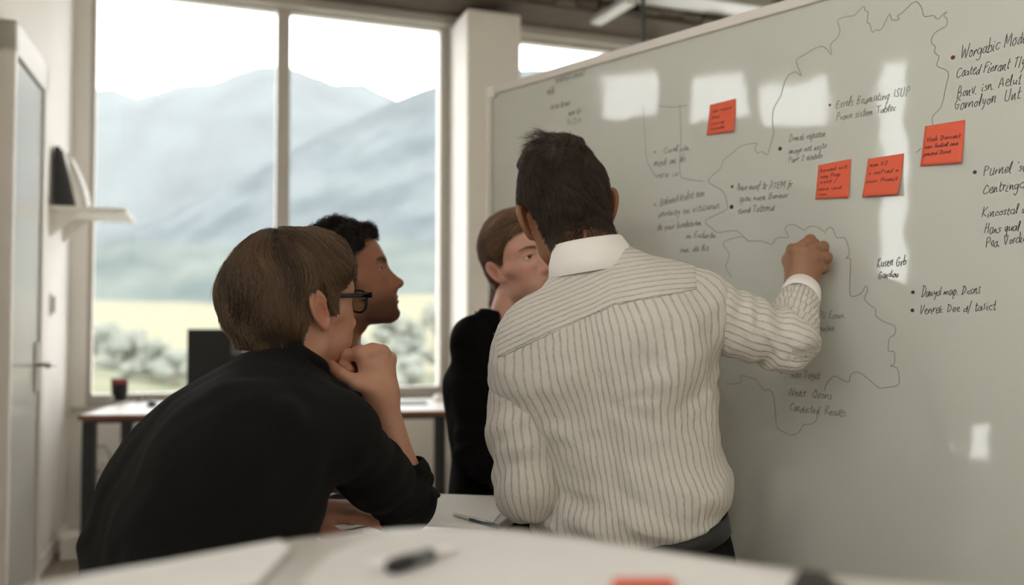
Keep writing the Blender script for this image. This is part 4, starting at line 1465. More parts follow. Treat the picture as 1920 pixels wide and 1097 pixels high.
sleeve('sleeve', [SL, SL * 0.5 + EL * 0.5 + np.array([-0.006, 0.0, 0]), EL, WL - ul_ * 0.03], [0.062, 0.060, 0.055, 0.043], 9, shirt, m_stripe, folds=0.005, elbow=0.17, k=0.03, endcut=(WL - ul_ * 0.02, ul_), freq=0.8)
band('cuff', WL - ul_ * 0.05, ul_, 0.040, 0.036, 0.05, m_plain, shirt)

# collar: stand and fall wrapped round the neck
Bh_org = at(1064, 406, 1.675)
Bh_yaw, Bh_roll, Bh_pitch = rad(9), rad(-12), rad(-4)
Bh_R = (rotm('Y', Bh_roll) @ rotm('Z', Bh_yaw) @ rotm('X', Bh_pitch)).astype(F32)
def collar(parent, neck, up, R, m, r_in=0.060, hgt=0.046, drop=0.018, flare=0.018, fall=0.056, field=None, opening=35):
    """R columns right, forward, up of the collar; open at the front"""
    n = 72
    rows = []
    th_ = np.radians(np.linspace(-180 + opening, 180 - opening, n))       # 0 = nape
    dirs = np.stack([np.sin(th_), -np.cos(th_), 0 * th_], 1) @ R.T.astype(float)
    ell_ = 1 + 0.10 * np.cos(th_) ** 2
    front = np.clip((np.abs(np.degrees(th_)) - 70) / 70, 0, 1)
    top = neck + dirs * (r_in * ell_)[:, None] + up * (hgt - 0.022 * front)[:, None]
    inner0 = neck + dirs * (r_in * ell_)[:, None] + up * (-0.035 - 0.02 * front)[:, None]
    fold = neck + dirs * ((r_in + 0.004) * ell_)[:, None] + up * (hgt + 0.003 - 0.022 * front)[:, None]
    low = neck + dirs * ((r_in + flare + 0.014 * front) * ell_)[:, None] + up * (hgt - fall - 0.036 * front)[:, None]
    if field is not None:
        for k in range(6):
            d = field(low.astype(F32)) - 0.019
            low = low + up * (-d * 0.6)[:, None] * (np.abs(d) < 0.06)[:, None]
    mid = fold * 0.45 + low * 0.55 + dirs * 0.0045
    low2 = low - dirs * 0.002 - up * 0.0015
    mid2 = mid - dirs * 0.003
    rows = [inner0, top, (top + fold) / 2 + up * 0.002, fold, fold * 0.75 + low * 0.25 + dirs * 0.003, mid, low, low2, mid2, fold - up * 0.006 - dirs * 0.002]
    V = np.concatenate(rows); q = []
    for j in range(len(rows) - 1):
        for i in range(n - 1):
            q.append((j * n + i, j * n + i + 1, (j + 1) * n + i + 1, (j + 1) * n + i))
    return link_np('collar', V, np.array(q), m, parent)
_cu = B_up * 0.75 + np.array([-0.10, 0.02, 1.0]) * 0.25; _cu /= np.linalg.norm(_cu)
_cf = _f - _cu * (_f @ _cu); _cf /= np.linalg.norm(_cf)
C_R = np.stack([np.cross(_cf, _cu), _cf, _cu], 1)
collar(shirt, B_neck + np.array([0.006, 0.004, 0.0]) - _cu * 0.016, _cu, C_R, m_plain, 0.061, 0.044, flare=0.022)

# skin: head, hands and hidden trunk
o_b = dict(HM, neck=0.056, ear_out=0.50)
sk_b = skin('skin_standing_man', sg(150, 108, 78))
V1, Q1, z1 = make_head(o_b, Bh_R, Bh_org, B_neck + B_up * -0.01)
px_ = lambda L_: np.array([at(*p) for p in L_])
hb = dict(wrist=at(1501, 540, 1.712),
          mcps=px_([(1491, 470, 1.705), (1510, 470, 1.697), (1525, 482, 1.698), (1532, 501, 1.705)]),
          pips=px_([(1519, 450, 1.728), (1543, 463, 1.728), (1550, 483, 1.728), (1546, 503, 1.730)]),
          dips=px_([(1528, 456, 1.752), (1545, 470, 1.752), (1549, 489, 1.752), (1543, 507, 1.750)]),
          tips=px_([(1520, 464, 1.766), (1532, 475, 1.766), (1535, 490, 1.766), (1530, 506, 1.762)]),
          thumb=px_([(1491, 520, 1.718), (1478, 488, 1.728), (1485, 467, 1.748), (1503, 462, 1.765)]))
V2, Q2, z2 = hand_mesh(hb, [(CUF - u_ * 0.06, 0.029)], r=0.0104)
hl_ = hand_pose(WL + ul_ * 0.01, ul_ * np.array([1, 1, 0.2]) + np.array([0.9, 0.02, -0.02]), (0.1, -0.1, 1.0), -1, (0.10, 0.22, 0.18))
V3_, Q3, z3 = hand_mesh(hl_, [(WL - ul_ * 0.06, 0.029)])
V4, Q4 = surface(lambda P: np.minimum(b_torso(P) + 0.012, np.minimum(chain(P, [SR, ER, WR], [0.045, 0.038, 0.024]), chain(P, [SL, EL, WL], [0.045, 0.038, 0.024]))), blo - 0.06, bhi + 0.14, 0.010)
V, Q = joinVQ([(V1, Q1), (V2, Q2), (V3_, Q3), (V4, Q4)])
z = np.concatenate([z1, z2, z3, np.zeros((len(V4), 3))])
link_np('body', V, Q, sk_b, tb_, {'zones': z})
eyes(tb_, Bh_R, Bh_org, (0.1, 1, 0.0))
nails(tb_, hb, M['nail'])

# belt and trousers
def ring_on(fieldT, R, o, zc, hh, grow, name, m, parent, n=64, tilt=0.0):
    v, q = [], []
    hw = np.interp(zc, fieldT[:, 0], fieldT[:, 1]) + grow; hd = np.interp(zc, fieldT[:, 0], fieldT[:, 2]) + grow
    for (dz, g) in ((-hh, 0), (-hh, 0.004), (hh, 0.004), (hh, 0), (-hh, 0)):
        for i in range(n):
            a = 2 * PI * i / n
            c, s = math.cos(a), math.sin(a)
            k = (abs(c) ** 2.25 + abs(s) ** 2.25) ** (-1 / 2.25)
            x = c * k * (hw + g)
            v.append(np.asarray(o) + R.astype(float) @ np.array([x, s * k * (hd + g), zc + dz + tilt * x]))
    for j in range(4):
        for i in range(n):
            i2 = (i + 1) % n
            q.append((j * n + i, j * n + i2, (j + 1) * n + i2, (j + 1) * n + i))
    return link_np(name, np.array(v), np.array(q), m, parent)
ring_on(B_T, B_R, B_pel, -0.002, 0.017, 0.003, 'belt', M['belt'], tb_, tilt=0.10)
def b_hip(P):
    L = local(P, B_R, B_pel)
    return np.maximum(torso_field(L, B_T) - 0.002, L[:, 2] - 0.010 - 0.10 * L[:, 0])
V, Q = surface(b_hip, blo - np.array([0, 0, 0.12]), bhi - np.array([0, 0, 0.45]), 0.006)
link_np('waistband', V, Q, M['trousers'], tb_)
legs(tb_, B_pel + np.array([0.012, 0.01, -0.13]), np.array([0.15, 0.99, 0]), (0.99, -0.15, 0), 0.44, 0.55, M['trousers'], M['shoe'], thigh=0.36, sole_y=-0.08)

# hair
def thick_b(P):
    top = np.clip((P[:, 2] - 0.085) / 0.045, 0, 1) * np.clip(1.35 - np.abs(P[:, 0]) / 0.07, 0.2, 1)
    t = 0.0050 + 0.0215 * top + 0.004 * np.clip((P[:, 2] - 0.0) / 0.06, 0, 1)
    t = t + 0.0085 * wob(P, 62, 21) * (0.25 + 0.75 * top) + 0.006 * np.exp(-((P[:, 1] - 0.03) / 0.04) ** 2) * top
    return t * np.clip((P[:, 2] + 0.10) / 0.07, 0.25, 1)
def flow_b(P):
    top = np.clip((P[:, 2] - 0.09) / 0.03, 0, 1)[:, None]
    dn = np.stack([0.15 * P[:, 0] / 0.08, -0.05 + 0 * P[:, 1], -1 + 0 * P[:, 1]], 1)
    ft = np.stack([0.9 * np.sign(P[:, 0] + 0.02) * 0.5 + 6 * P[:, 0], 0.9 + 0 * P[:, 0], 0.2 + 0 * P[:, 0]], 1)
    return dn * (1 - top) + ft * top
tab_b = [(0, 0.088), (35, 0.085), (55, 0.068), (68, 0.02), (76, -0.012), (84, 0.0), (92, 0.036), (104, 0.036), (114, 0.0), (124, -0.045), (145, -0.078), (180, -0.085)]
hm_b = hair_mat('dark_brown_hair', (0.038, 0.024, 0.015), 0.45, 0.4, 0.3)
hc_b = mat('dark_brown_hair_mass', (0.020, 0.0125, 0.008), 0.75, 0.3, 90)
def tufts(P, rng):
    """let some strands at the top stand up in tufts"""
    r = P[:, 0]
    top = np.clip((r[:, 2] - 0.115) / 0.03, 0, 1)
    a = np.maximum(np.exp(-(((r[:, :2] - np.array([-0.012, -0.02])) / 0.016) ** 2).sum(1)), 0.55 * np.exp(-(((r[:, :2] - np.array([0.045, 0.0])) / 0.02) ** 2).sum(1)))
    t = np.linspace(0, 1, P.shape[1]) ** 1.6
    up = (top * a * 0.030)[:, None] * t[None, :]
    P = P.copy()
    P[:, :, 2] += up
    P[:, :, 0] -= up * 0.8
    return P
nt_b = ((B_neck + B_up * -0.01 - Bh_org) @ Bh_R).astype(F32)
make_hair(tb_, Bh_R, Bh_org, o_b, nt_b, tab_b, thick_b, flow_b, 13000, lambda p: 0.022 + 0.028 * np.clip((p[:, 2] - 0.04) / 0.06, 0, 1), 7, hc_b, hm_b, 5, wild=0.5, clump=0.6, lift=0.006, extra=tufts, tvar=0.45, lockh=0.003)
# ------------------------------------------------------------------ the seated man with glasses, in a black sweater
A_pel = np.array([-0.520, 1.150, 0.56])
A_neck = at(538, 700, 1.415)
A_up = A_neck - A_pel; A_len = np.linalg.norm(A_up); A_up /= A_len
_fa = np.array([0.731, 0.682, 0.0]); _fa = _fa - A_up * (_fa @ A_up); _fa /= np.linalg.norm(_fa)
A_R = np.stack([np.cross(_fa, A_up), _fa, A_up], 1).astype(F32)
ta = thing('person', 'man in black sweater and dark glasses, seated, chin resting on his fist', 'person', (A_pel[0], A_pel[1], 0.0))
_k = A_len
A_T = dense([(-0.12, 0.180, 0.145, 0.0), (0.02, 0.170, 0.142, 0.0), (0.15 * _k / .55, 0.164, 0.136, 0.0), (0.27, 0.170, 0.134, -0.014), (0.38, 0.190, 0.128, -0.026),
             (_k - 0.115, 0.182, 0.110, -0.026), (_k - 0.07, 0.140, 0.092, -0.022), (_k - 0.035, 0.095, 0.078, -0.012), (_k - 0.005, 0.068, 0.068, -0.004), (_k + 0.02, 0.060, 0.062, 0.0)], 240, 13)
aSR, aER, aWR = at(633, 813, 1.325), at(766, 944, 1.505), at(716, 742, 1.478)
aSL = A_neck + A_R.astype(float) @ np.array([-0.165, -0.012, -0.095])
aEL = aSL + np.array([0.03, 0.14, -0.125]); aWL = at(552, 960, 1.48)
def a_torso(P):
    L = local(P, A_R, A_pel)
    d = torso_field(L, A_T)
    d = smin(d, cone(P, A_pel + A_R @ np.array([0.05, -0.01, _k - 0.085]), aSR, 0.054, 0.055), 0.05)
    d = smin(d, cone(P, A_pel + A_R @ np.array([-0.05, -0.01, _k - 0.085]), aSL, 0.060, 0.058), 0.05)
    d = smin(d, ell(L, (0.09, -0.095, 0.36), (0.07, 0.05, 0.11)), 0.06)
    d = smin(d, ell(L, (-0.09, -0.095, 0.36), (0.07, 0.05, 0.11)), 0.06)
    return d
a_u = (aWR - aER) / np.linalg.norm(aWR - aER)
aCUF = aER + a_u * 0.070
def a_sweater(P):
    L = local(P, A_R, A_pel)
    z, x, y = L[:, 2], L[:, 0], L[:, 1]
    nz = wob(P, 14, 31)
    f = 0.0065 * np.sin((z * 0.75 - 0.5 * x) * 62 + 2.2 * nz) * np.clip((0.30 - z) / 0.2, 0, 1)
    f += 0.010 * np.exp(-((z - 0.155 - 0.2 * x + 0.02 * nz) / 0.018) ** 2) * np.clip((0.06 - x) / 0.1, 0, 1)
    f += 0.006 * np.exp(-((z - 0.235 - 0.1 * x + 0.02 * nz) / 0.015) ** 2) * np.clip((0.02 - x) / 0.1, 0, 1)
    f += 0.003 * wob(P, 38, 33)
    d = a_torso(P) - 0.007 - f.astype(F32)
    pts = [aSR, aSR * 0.5 + aER * 0.5 + np.array([-0.004, 0, -0.004]), aER, aCUF]
    T, ANG, _ = arm_frame(P, pts)
    fo = 0.0045 * np.sin(T * 130 + 2 * nz + 1.5 * np.sin(ANG)) * (0.3 + np.exp(-((T - 0.25) / 0.06) ** 2))
    fa_ = np.maximum(cone(P, aER, aCUF, 0.053, 0.046) - fo.astype(F32), (P - (aCUF - a_u * 0.004).astype(F32)) @ a_u.astype(F32))
    s = smin(schain(P, pts[:3], [0.060, 0.052, 0.050], 0.03) - fo.astype(F32), fa_, 0.012)
    d = smin(d, s, 0.022)
    d = smin(d, schain(P, [aSL, aEL, aWL * 0.8 + aEL * 0.2], [0.062, 0.054, 0.043], 0.03), 0.02)
    d = np.maximum(d, -0.06 - L[:, 2])
    nk = cone(P, A_neck + A_up * -0.04 + A_R[:, 1] * 0.004, A_neck + A_up * 0.15 + A_R[:, 1] * 0.03, 0.067, 0.078)
    return smax(d, -nk, 0.008)
m_black = mat('black_jersey', sg(26, 26, 25), 0.95, 0.10, 50, 0.35, 1300, sheen=0.02, spec=0.12)
V, Q = surface(a_sweater, np.array([-0.90, 0.88, 0.46]), np.array([-0.02, 1.80, 1.20]), 0.0044)
V = relax(V, Q, 2)
sw_a = link_np('sweater', V, Q, m_black, ta)
# ribbed neckline lying round the neck
def neck_rib(parent, c, up, R, r, field, m, off=0.009, hgt=0.014, n=64, dip=0.03):
    th_ = np.linspace(0, 2 * PI, n, endpoint=False)
    dirs = np.stack([np.sin(th_), -np.cos(th_), 0 * th_], 1) @ R.T.astype(float)
    fr = np.clip(-np.cos(th_), 0, 1)
    low = c + dirs * r + up * (0.0 - dip * fr)[:, None]
    for k in range(10):
        d = field(low.astype(F32)) - off
        low = low - up * (d * 0.55)[:, None]
    rows = [low - dirs * 0.004 - up * 0.006, low + dirs * 0.0015, low + up * hgt * 0.5 - dirs * 0.002, low + up * hgt - dirs * 0.006, low + up * hgt * 0.9 - dirs * 0.0095, low - dirs * 0.012]
    q = [(j * n + i, j * n + (i + 1) % n, (j + 1) * n + (i + 1) % n, (j + 1) * n + i) for j in range(len(rows) - 1) for i in range(n)]
    return link_np('neckline', np.concatenate(rows), np.array(q), m, parent)
neck_rib(sw_a, A_neck, A_up, A_R, 0.072, a_torso, m_black, dip=0.06)
band('cuff', aCUF - a_u * 0.022, a_u, 0.049, 0.0425, 0.024, m_black, sw_a, 0.004)

Ah_org = at(557, 580, 1.46)
Ah_R = (rotm('Y', rad(4)) @ rotm('Z', rad(47 - 90)) @ rotm('X', rad(5))).astype(F32)
o_a = dict(HM, neck=0.055, nose=0.8, ear=1.0, ear_out=0.16, chin=1.05)
sk_a = skin('skin_seated_man', sg(200, 150, 124))
V1, Q1, z1 = make_head(o_a, Ah_R, Ah_org, A_neck - A_up * 0.02)
ha = dict(wrist=aWR + a_u * 0.004,
          mcps=px_([(678, 664, 1.452), (699, 659, 1.458), (716, 662, 1.474), (729, 674, 1.49)]),
          pips=px_([(652, 666, 1.474), (670, 662, 1.497), (686, 664, 1.512), (700, 672, 1.522)]),
          dips=px_([(644, 682, 1.476), (656, 682, 1.502), (668, 684, 1.518), (680, 688, 1.527)]),
          tips=px_([(655, 692, 1.466), (662, 696, 1.490), (672, 698, 1.506), (684, 700, 1.516)]),
          thumb=px_([(700, 728, 1.452), (669, 717, 1.445), (641, 702, 1.450), (620, 684, 1.458)]))
V2, Q2, z2 = hand_mesh(ha, [(aWR - a_u * 0.03, 0.0245), (aWR * 0.5 + aER * 0.5, 0.0285), (aCUF - a_u * 0.02, 0.036), (aER, 0.036)], r=0.0110)
a_ul = (aWL - aEL) / np.linalg.norm(aWL - aEL)
hal = hand_pose(at(560, 962, 1.48), np.array([0.86, 0.36, -0.06]), (-0.15, -0.25, 1.0), -1, (0.16, 0.34, 0.16), 0.11)
V3_, Q3, z3 = hand_mesh(hal, [(aWL - a_ul * 0.06, 0.030)])
V4, Q4 = surface(lambda P: np.minimum(a_torso(P) + 0.014, np.minimum(chain(P, [aSR, aER, aWR], [0.045, 0.035, 0.022]), chain(P, [aSL, aEL, aWL], [0.045, 0.036, 0.022]))), np.array([-0.90, 0.88, 0.46]), np.array([-0.02, 1.80, 1.25]), 0.010)
V, Q = joinVQ([(V1, Q1), (V2, Q2), (V3_, Q3), (V4, Q4)])
link_np('body', V, Q, sk_a, ta, {'zones': np.concatenate([z1, z2, z3, np.zeros((len(V4), 3))])})
eyes(ta, Ah_R, Ah_org, (0.15, 1, 0.05))
nails(ta, ha, M['nail'])
# small mole on the cheek
legs(ta, A_pel + np.array([0, 0, -0.04]), (0.731, 0.682, 0), (0.682, -0.731, 0), 0.50, 0.45, M['trousers'], M['shoe'], thigh=0.40, sole_y=-0.1)

def thick_a(P):
    back = np.clip((-P[:, 1] - 0.0) / 0.08, 0, 1)
    low = np.clip((P[:, 2] + 0.085) / 0.085, 0, 1)
    side = np.clip((P[:, 2] - 0.0) / 0.05, 0, 1)
    t = 0.004 + 0.005 * side + 0.019 * back * low * np.clip((0.135 - P[:, 2]) / 0.10, 0.25, 1)
    t = t + 0.002 * np.clip((P[:, 2] - 0.09) / 0.03, 0, 1)
    t = t + 0.0035 * wob(P, 55, 41) * np.clip(side + back, 0, 1)
    return t
crown_a = np.array([-0.012, -0.035, 0.135])
def flow_a(P):
    d = P - crown_a
    d = d / (np.linalg.norm(d, axis=1)[:, None] + 1e-6)
    sw = np.stack([-d[:, 1], d[:, 0], 0 * d[:, 0]], 1)
    g = np.array([0, 0, -0.55])
    fr = np.clip((P[:, 1:2] - 0.02) / 0.05, 0, 1)
    return d + 0.15 * sw + g * (0.4 + np.clip((0.11 - P[:, 2:3]) / 0.08, 0, 1)) + fr * np.array([0.35, 0.1, -0.1])
tab_a = [(0, 0.074), (35, 0.072), (50, 0.062), (60, 0.050), (69, 0.040), (74, 0.006), (82, 0.0), (87, 0.020), (94, 0.036), (102, 0.030), (109, -0.012), (117, -0.046), (145, -0.050), (180, -0.052)]
hm_a = hair_mat('light_brown_hair', (0.112, 0.068, 0.037), 0.36, 0.55, 0.5)
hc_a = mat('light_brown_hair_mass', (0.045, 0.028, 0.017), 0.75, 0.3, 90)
nt_a = ((A_neck - A_up * 0.02 - Ah_org) @ Ah_R).astype(F32)
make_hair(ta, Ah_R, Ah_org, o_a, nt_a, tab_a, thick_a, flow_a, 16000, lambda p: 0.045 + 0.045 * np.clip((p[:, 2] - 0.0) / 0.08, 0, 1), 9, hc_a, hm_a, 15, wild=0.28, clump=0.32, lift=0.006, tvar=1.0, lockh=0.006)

# glasses
def spectacles(parent, Rm, org, m, mlens):
    g = bpy.data.objects.new('eyeglasses', None)
    COL.objects.link(g); g.parent = parent
    g.empty_display_size = 0.05
    g.location = np.asarray(org, float) - np.array(parent.location)
    Rm = Rm.astype(float)
    def W(v):
        return np.asarray(v, float) @ Rm.T + org
    def lens_outline(s, r=1.0, n=32):
        p = []
        for i in range(n):
            a = 2 * PI * i / n
            c, sn = math.cos(a), math.sin(a)
            k = (abs(c) ** 2.9 + abs(sn) ** 2.9) ** (-1 / 2.9)
            x = 0.0255 * c * k * r * (1 + 0.06 * sn); z = 0.0195 * sn * k * r
            p.append((s * (0.0335 + x), 0.1045 - 0.06 * max(0, x + 0.0335 - 0.02) * 1.0, 0.0125 + z))
        return np.array(p)
    def loop_tube(P, r0, name, mm, par, closed=True, ry=None):
        n, k = len(P), 8
        c = P.mean(0)
        v = []
        for i in range(n):
            t = P[(i + 1) % n] - P[i - 1] if closed else P[min(i + 1, n - 1)] - P[max(i - 1, 0)]
            t = t / np.linalg.norm(t)
            a = np.cross(t, (0, 1, 0)); a /= np.linalg.norm(a)
            b = np.cross(a, t)
            for j in range(k):
                an = 2 * PI * j / k
                v.append(P[i] + a * math.cos(an) * r0 + b * math.sin(an) * (ry or r0))
        q = [(i * k + j, i * k + (j + 1) % k, ((i + 1) % n) * k + (j + 1) % k, ((i + 1) % n) * k + j) for i in range(n if closed else n - 1) for j in range(k)]
        return link_np(name, W(v), np.array(q), mm, par)
    for s in (-1, 1):
        loop_tube(lens_outline(s), 0.0024, 'rim', m, g, True, 0.0026)
        P = lens_outline(s, 0.97)
        c = P.mean(0)
        V = np.concatenate([[c + (0, 0.0012, 0)], P, [c + (0, -0.0006, 0)], P - (0, 0.0012, 0)])
        n = len(P)
        q = [(0, 1 + i, 1 + (i + 1) % n, 0) for i in range(n)] + [(n + 1, n + 2 + (i + 1) % n, n + 2 + i, n + 1) for i in range(n)]
        tri = np.array([(a, b, c_) for a, b, c_, _ in q])
        link_np('lens', W(V), tri, mlens, g)
    def bar(pts, hz, hy, name):
        v, q = [], []
        for p in pts:
            v += [(p[0] - hy, p[1], p[2] - hz), (p[0] + hy, p[1], p[2] - hz), (p[0] + hy, p[1], p[2] + hz), (p[0] - hy, p[1], p[2] + hz)]
        for i in range(len(pts) - 1):
            for j in range(4):
                q.append((i * 4 + j, i * 4 + (j + 1) % 4, (i + 1) * 4 + (j + 1) % 4, (i + 1) * 4 + j))
        q += [(3, 2, 1, 0), tuple(len(v) - 4 + j for j in range(4))]
        return link_np(name, W(v), np.array(q), m, g)
    for s in (-1, 1):
        bar([(s * 0.060, 0.1030, 0.0245), (s * 0.0715, 0.1015, 0.0250)], 0.0048, 0.0035, 'end_piece')
        bar([(s * 0.0715, 0.1035, 0.0250), (s * 0.0755, 0.060, 0.0250), (s * 0.0790, 0.012, 0.0250), (s * 0.0795, -0.004, 0.0255), (s * 0.0785, -0.020, 0.016), (s * 0.0765, -0.032, 0.000)], 0.0040, 0.0019, 'temple')
    bar([(-0.011, 0.1065, 0.0170), (0, 0.1085, 0.0185), (0.011, 0.1065, 0.0170)], 0.0022, 0.002, 'bridge')
    return g
m_spec = mat('glasses_acetate', sg(30, 34, 36), 0.22, 0.1, 60)
spectacles(ta, Ah_R, Ah_org, m_spec, glass_mat('lens_glass', (0.93, 0.95, 0.94), 1.5))
# ------------------------------------------------------------------ the dark-haired man in profile
Ch_org = at(650, 536, 1.90)
Ch_R = (rotm('Y', rad(0)) @ rotm('Z', rad(4 - 90)) @ rotm('X', rad(17))).astype(F32)
C_neck = Ch_org + np.array([-0.022, 0.01, -0.150])
C_pel = np.array([-0.76, 1.93, 0.56])
C_up = C_neck - C_pel; C_len = np.linalg.norm(C_up); C_up /= C_len
_fc = np.array([1.0, 0.05, 0.0]); _fc = _fc - C_up * (_fc @ C_up); _fc /= np.linalg.norm(_fc)
C_Rt = np.stack([np.cross(_fc, C_up), _fc, C_up], 1).astype(F32)
tc_ = thing('person', 'dark-haired bearded man in black shown in profile behind the man with glasses', 'person', (C_pel[0], C_pel[1], 0.0))
k_ = C_len
C_T = dense([(-0.12, 0.175, 0.130, 0.0), (0.05, 0.172, 0.130, 0.0), (0.2, 0.172, 0.125, 0.0), (0.34, 0.186, 0.125, -0.01), (k_ - 0.12, 0.185, 0.105, -0.02), (k_ - 0.075, 0.145, 0.09, -0.02),
             (k_ - 0.04, 0.095, 0.075, -0.01), (k_ - 0.005, 0.065, 0.064, 0), (k_ + 0.02, 0.056, 0.058, 0.0)], 200, 13)
cS = [C_neck + C_Rt.astype(float) @ np.array([s * 0.175, 0.045, -0.10]) for s in (-1, 1)]
cE = [np.array([-0.55, 2.16, 0.82]), np.array([-0.56, 1.735, 0.82])]
cW = [np.array([-0.36, 1.99, 0.812]), np.array([-0.375, 1.83, 0.812])]
def c_torso(P):
    L = local(P, C_Rt, C_pel)
    d = torso_field(L, C_T)
    for s in (0, 1):
        d = smin(d, cone(P, C_pel + C_Rt @ np.array([(-0.05, 0.05)[s], -0.01, k_ - 0.09]), cS[s], 0.058, 0.062), 0.05)
    return d
def c_shirt(P):
    L = local(P, C_Rt, C_pel)
    d = c_torso(P) - 0.006 - (0.003 * wob(P, 26, 51)).astype(F32)
    for s in (0, 1):
        d = smin(d, schain(P, [cS[s], cE[s], cW[s] * 0.85 + cE[s] * 0.15], [0.064, 0.050, 0.038], 0.03) - (0.003 * wob(P, 50, 53)).astype(F32), 0.02)
    d = np.maximum(d, -0.06 - L[:, 2])
    return smax(d, -cone(P, C_neck - C_up * 0.04, C_neck + C_up * 0.15, 0.062, 0.07), 0.006)
V, Q = surface(c_shirt, np.array([-0.95, 1.58, 0.46]), np.array([-0.12, 2.32, 1.20]), 0.006)
V = relax(V, Q, 2)
sh_c = link_np('sweater', V, Q, m_black, tc_)
neck_rib(sh_c, C_neck, C_up, C_Rt, 0.066, c_torso, m_black)
o_c = dict(HM, beard=0.9, neck=0.055, nose=0.98, chin=1.15, brow=1.15, browt=1.25, jaw=1.03)
sk_c = skin('skin_dark_haired_man', sg(166, 114, 88))
V1, Q1, z1 = make_head(o_c, Ch_R, Ch_org, C_neck - C_up * 0.02)
parts = [(V1, Q1)]; zz = [z1]
for s in (0, 1):
    u2 = (cW[s] - cE[s]) / np.linalg.norm(cW[s] - cE[s])
    hp_ = hand_pose(cW[s] + u2 * 0.01, u2 * np.array([1, 1, 0.3]), (0, 0, 1), (-1, 1)[s], (0.12, 0.22, 0.18))
    V_, Q_, z_ = hand_mesh(hp_, [(cW[s] - u2 * 0.06, 0.028)], 0.0024)
    parts.append((V_, Q_)); zz.append(z_)
V_, Q_ = surface(lambda P: c_torso(P) + 0.014, np.array([-0.95, 1.58, 0.46]), np.array([-0.12, 2.32, 1.20]), 0.012)
parts.append((V_, Q_)); zz.append(np.zeros((len(V_), 3)))
V, Q = joinVQ(parts)
link_np('body', V, Q, sk_c, tc_, {'zones': np.concatenate(zz)})
eyes(tc_, Ch_R, Ch_org, (0.0, 1, 0.02))
legs(tc_, C_pel + np.array([0, 0, -0.04]), (1, 0.0, 0), (0, -1, 0), 0.50, 0.45, M['trousers'], M['shoe'], thigh=0.38, sole_y=-0.2)
def thick_c(P):
    top = np.clip((P[:, 2] - 0.03) / 0.06, 0, 1)
    return 0.007 + 0.012 * top * np.clip(1.3 - np.maximum(P[:, 1], 0) / 0.08, 0.3, 1) + 0.006 * wob(P, 80, 61) * (0.3 + top) + 0.002 * top * np.exp(-((P[:, 1] - 0.07) / 0.03) ** 2)
def flow_c(P):
    d = P - np.array([0, -0.03, 0.11])
    d = d / (np.linalg.norm(d, axis=1)[:, None] + 1e-6)
    return d + np.array([0, 0, -0.3])
tab_c = [(0, 0.092), (30, 0.088), (45, 0.068), (58, 0.058), (66, 0.020), (74, -0.024), (84, -0.020), (92, 0.034), (104, 0.030), (114, -0.01), (124, -0.045), (150, -0.072), (180, -0.078)]
hm_c = hair_mat('black_hair', (0.016, 0.011, 0.009), 0.5, 0.4)
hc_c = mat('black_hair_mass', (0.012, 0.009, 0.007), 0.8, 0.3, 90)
nt_c = ((C_neck - C_up * 0.02 - Ch_org) @ Ch_R).astype(F32)
def curls(P, rng):
    n, k = P.shape[:2]
    t = np.linspace(0, 1, k)
    a = rng.random(n) * 6.28
    amp = 0.003 * t[None, :]
    P = P.copy()
    P[:, :, 0] += amp * np.sin(t[None, :] * 9 + a[:, None]); P[:, :, 2] += amp * np.cos(t[None, :] * 9 + a[:, None]) + 0.002 * t
    return P
make_hair(tc_, Ch_R, Ch_org, o_c, nt_c, tab_c, thick_c, flow_c, 7000, lambda p: 0.024 + 0.014 * np.clip((p[:, 2] - 0.03) / 0.06, 0, 1), 8, hc_c, hm_c, 25, wild=0.8, clump=0.8, lift=0.009, extra=curls, rad0=0.0003, h=0.0032)

# ------------------------------------------------------------------ the woman in the black blazer
Dh_org = at(986, 494, 2.15)
Dh_R = (rotm('Y', rad(-20)) @ rotm('Z', rad(-65 - 90)) @ rotm('X', rad(-3))).astype(F32)
D_neck = at(948, 604, 2.19)
D_pel = np.array([0.005, 2.20, 0.66])
D_up = D_neck - D_pel; D_len = np.linalg.norm(D_up); D_up /= D_len
_fd = np.array([0.35, -0.94, 0.0]); _fd = _fd - D_up * (_fd @ D_up); _fd /= np.linalg.norm(_fd)
D_Rt = np.stack([np.cross(_fd, D_up), _fd, D_up], 1).astype(F32)
td = thing('person', 'woman with tied-back brown hair in a black blazer, watching the board', 'person', (D_pel[0], D_pel[1], 0.0))
kd = D_len
D_T = dense([(-0.12, 0.165, 0.115, 0.0), (0.05, 0.155, 0.110, 0.0), (0.17, 0.140, 0.105, 0.0), (0.30, 0.158, 0.115, 0.004), (kd - 0.13, 0.155, 0.098, -0.006), (kd - 0.085, 0.120, 0.078, -0.008),
             (kd - 0.05, 0.075, 0.062, -0.006), (kd - 0.01, 0.054, 0.053, 0), (kd + 0.02, 0.048, 0.05, 0.0)], 200, 13)
dS = [at(893, 640, 2.14), D_neck + D_Rt.astype(float) @ np.array([-0.15, 0, -0.10])]
dE = [at(893, 850, 2.06), np.array([0.16, 2.08, 0.86])]
dW = [at(946, 893, 2.00), np.array([0.12, 2.02, 0.92])]
def d_torso(P):
    L = local(P, D_Rt, D_pel)
    d = torso_field(L, D_T)
    for s in (0, 1):
        d = smin(d, cone(P, D_neck - D_up * 0.075 + (dS[s] - D_neck) * 0.25, dS[s], 0.050, 0.052), 0.05)
    return d
